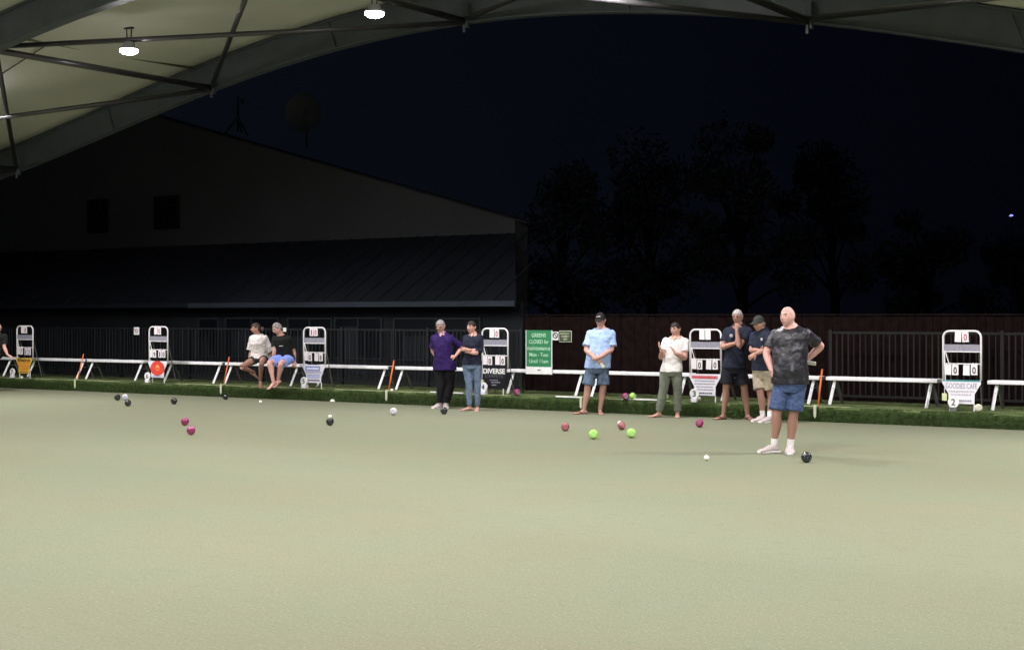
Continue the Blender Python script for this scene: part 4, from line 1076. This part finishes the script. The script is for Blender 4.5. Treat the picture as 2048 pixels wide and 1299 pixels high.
# --- purple polo woman
q = Person('grey haired woman with glasses, purple polo, black trousers, hand on hip', 886, 815.5, skin='skin')
q.head(881, 653, 0, 25, pitch=12, hair='hair_grey', hairline=.38, size=1.0, brows='hair_grey', back=-.35)
q.torso(q.p(889, 730), q.p(884, 671, .02), 10, 14, w=1.08, female=True, belly=.02)
q.arm('R', q.p(923, 695, .06), q.p(911, 712, -.10), (-.9, -.15, -.1), (-.2, .8, -.3), .3, 1.05)
q.arm('L', q.p(864, 700, .08), q.p(873, 717, .05), (.7, .2, -.4), (0, -1, 0), .5, 1.0)
q.leg('L', q.p(882, 772, -.02), q.p(880, 807.5, .02), (-.6, -.8), 'shoe'); q.leg('R', q.p(900, 772, -.02), q.p(892, 808.5, -.03), (.05, -1), 'shoe')
q.shirt('polo_purple', hem=-.16, sl=.86, loose=.024, slr=.026, tilt=.07, disp=.018, collar='collar_lilac', flare=.012)
q.trousers('trouser_black', .024, bot=.90, calf=.0); q.vneck('skin', .90, .028); q.glasses(); q.done()

# --- seated man in black tee
Z0 = BZ
q = Person('seated man in black tee and bright blue shorts leaning on the bench', 566, 776.5, zb=BZ, skin='skin_seat')
q.head(556, 657, -.10, 52, pitch=22, hair='hair_grey', hairline=.50, brows='hair_grey', back=-.4)
q.torso(q.p(571, 716, .10), q.p(563, 674, -.02), 20, 30, w=1.02)
q.arm('R', q.p(586, 702, .08), q.p(588, 722, .10), (-.1, -.3, -.9), (-.3, .7, 0), .7, 1.08)
q.arm('L', q.p(549, 700, .0), q.p(545, 721, .06), (-.6, -.2, -.6), (.3, .8, 0), .6, 1.0)
q.leg('L', q.p(544, 724.5, -.32), q.p(552, 761, -.34), (-.62, -.6, -.5), 'bare'); q.leg('R', q.p(567, 725.5, -.34), q.p(559.5, 759, -.22), (-.5, -.7, -.45), 'bare')
q.shirt('tee_black', top=1.035, hem=-.06, sl=.70, loose=.022, slr=.026, tilt=.04, disp=.018)
e = MB(); e.limb([q.p(560, 691, -.105), q.p(567, 690.5, -.125), q.p(573, 688, -.120)], [.012, .017, .012], 8, 3); q.fin(e, 'chest_print', 'card', .006, 0, 1, parent=q.shirt_o)
q.shorts('short_blue', .80, .016, .030); q.done()

# --- seated woman in cream tee
q = Person('seated woman with hair in a bun, loose cream tee and dark shorts', 518, 774.5, zb=BZ, skin='skin_tan')
q.head(512, 657, 0, 72, pitch=2, hair='hair_brown', hairline=.40, size=.96, back=-.5)
q.torso(q.p(519, 716, .10), q.p(516, 673, .04), 12, 24, w=1.02, female=True)
q.arm('R', q.p(539, 704, .12), q.p(541, 722, .02), (-.1, -.4, -.8), (-.3, .7, 0), .6); q.arm('L', q.p(500, 702, .12), q.p(497, 718, .06), (-.1, -.4, -.8), (.3, .7, 0), .6)
q.leg('L', q.p(488, 732, -.28), q.p(507, 744, .05), (.8, .1, -.5), 'bare'); q.leg('R', q.p(529, 723, -.34), q.p(522, 760, -.10), (.2, -.85, -.45), 'bare')
q.shirt('tee_cream', top=1.035, hem=-.02, sl=.92, loose=.034, slr=.046, tilt=.03, disp=.028, flare=.014)
q.shorts('short_dark', .38, .012, .016)
h = MB(); h.sphere(q.hm @ Vector((.0, .125, -.01)), .045, 14, 10); h.limb([q.hm @ Vector((0, .08, .0)), q.hm @ Vector((0, .115, -.005))], [.04, .035], 10, 2); q.fin(h, 'hair_bun', 'hair_light', .007, .01, 1, tex=.03)
q.done()

# --- bald man cut by the left frame edge
q = Person('bald man in black tee cut off by the left frame edge', -12, 763.5, zb=BZ, skin='skin_seat')
q.head(-3, 656.5, -.05, -35, pitch=14, hair=None, size=1.0, brows='hair_grey')
q.torso(q.p(-14, 708, .10), q.p(-7, 670, .02), -15, -15, w=1.05, belly=.03)
q.arm('R', q.p(8, 694, .02), q.p(15, 709, .0), (.6, -.2, -.25), (0, 0, -1), .2, 1.0); q.arm('L', q.p(-30, 690, .04), q.p(-34, 708, -.2), (0, -.8, -.4), (0, 0, -1), .3)
q.leg('L', q.p(-28, 712, -.34), q.p(-30, 755, -.3), (-.2, -1), 'bare'); q.leg('R', q.p(-16, 714, -.36), q.p(-18, 755, -.3), (.1, -1), 'bare')
q.shirt('tee_black', top=1.035, hem=-.05, sl=.7, loose=.020, slr=.022, tilt=.04, disp=.016); q.shorts('short_black', .8); q.done()

# ------------------------------------------------------------------ world, camera, render
w = bpy.data.worlds.new('World'); SC.world = w; w.use_nodes = True; nt = w.node_tree; n = nt.nodes; l = nt.links
bg = n['Background']; bg.inputs['Strength'].default_value = 1.0
tc = n.new('ShaderNodeTexCoord'); sep = n.new('ShaderNodeSeparateXYZ'); l.new(tc.outputs['Generated'], sep.inputs[0])
mr = n.new('ShaderNodeMapRange'); mr.inputs['From Min'].default_value = -.32; mr.inputs['From Max'].default_value = .32; l.new(sep.outputs['X'], mr.inputs['Value'])
rp = n.new('ShaderNodeValToRGB'); rp.color_ramp.elements[0].color = (.0033, .0040, .0074, 1); rp.color_ramp.elements[1].color = (.0009, .0013, .0031, 1)
l.new(mr.outputs['Result'], rp.inputs['Fac'])
nz = n.new('ShaderNodeTexNoise'); nz.inputs['Scale'].default_value = 5; nz.inputs['Detail'].default_value = 3; l.new(tc.outputs['Generated'], nz.inputs['Vector'])
mr2 = n.new('ShaderNodeMapRange'); mr2.inputs['To Min'].default_value = .75; mr2.inputs['To Max'].default_value = 1.25; l.new(nz.outputs['Fac'], mr2.inputs['Value'])
mx = n.new('ShaderNodeVectorMath'); mx.operation = 'SCALE'; l.new(rp.outputs['Color'], mx.inputs[0]); l.new(mr2.outputs['Result'], mx.inputs['Scale'])
l.new(mx.outputs['Vector'], bg.inputs['Color'])

cam = bpy.data.cameras.new('camera'); co_ = bpy.data.objects.new('camera', cam); COL.objects.link(co_)
co_.location = (0, 0, H); co_.rotation_euler = (R(90), 0, 0); cam.sensor_fit = 'HORIZONTAL'; cam.sensor_width = 36; cam.lens = 36 * F / 2048
cam.shift_y = -(649.5 - HZ) / 2048; cam.clip_end = 2000; cam.clip_start = .1
SC.camera = co_
SC.view_settings.view_transform = 'Standard'; SC.view_settings.look = 'None'; SC.view_settings.exposure = 0
SC.cycles.use_denoising = True; SC.cycles.max_bounces = 6; SC.cycles.sample_clamp_indirect = 4; SC.cycles.use_light_tree = True
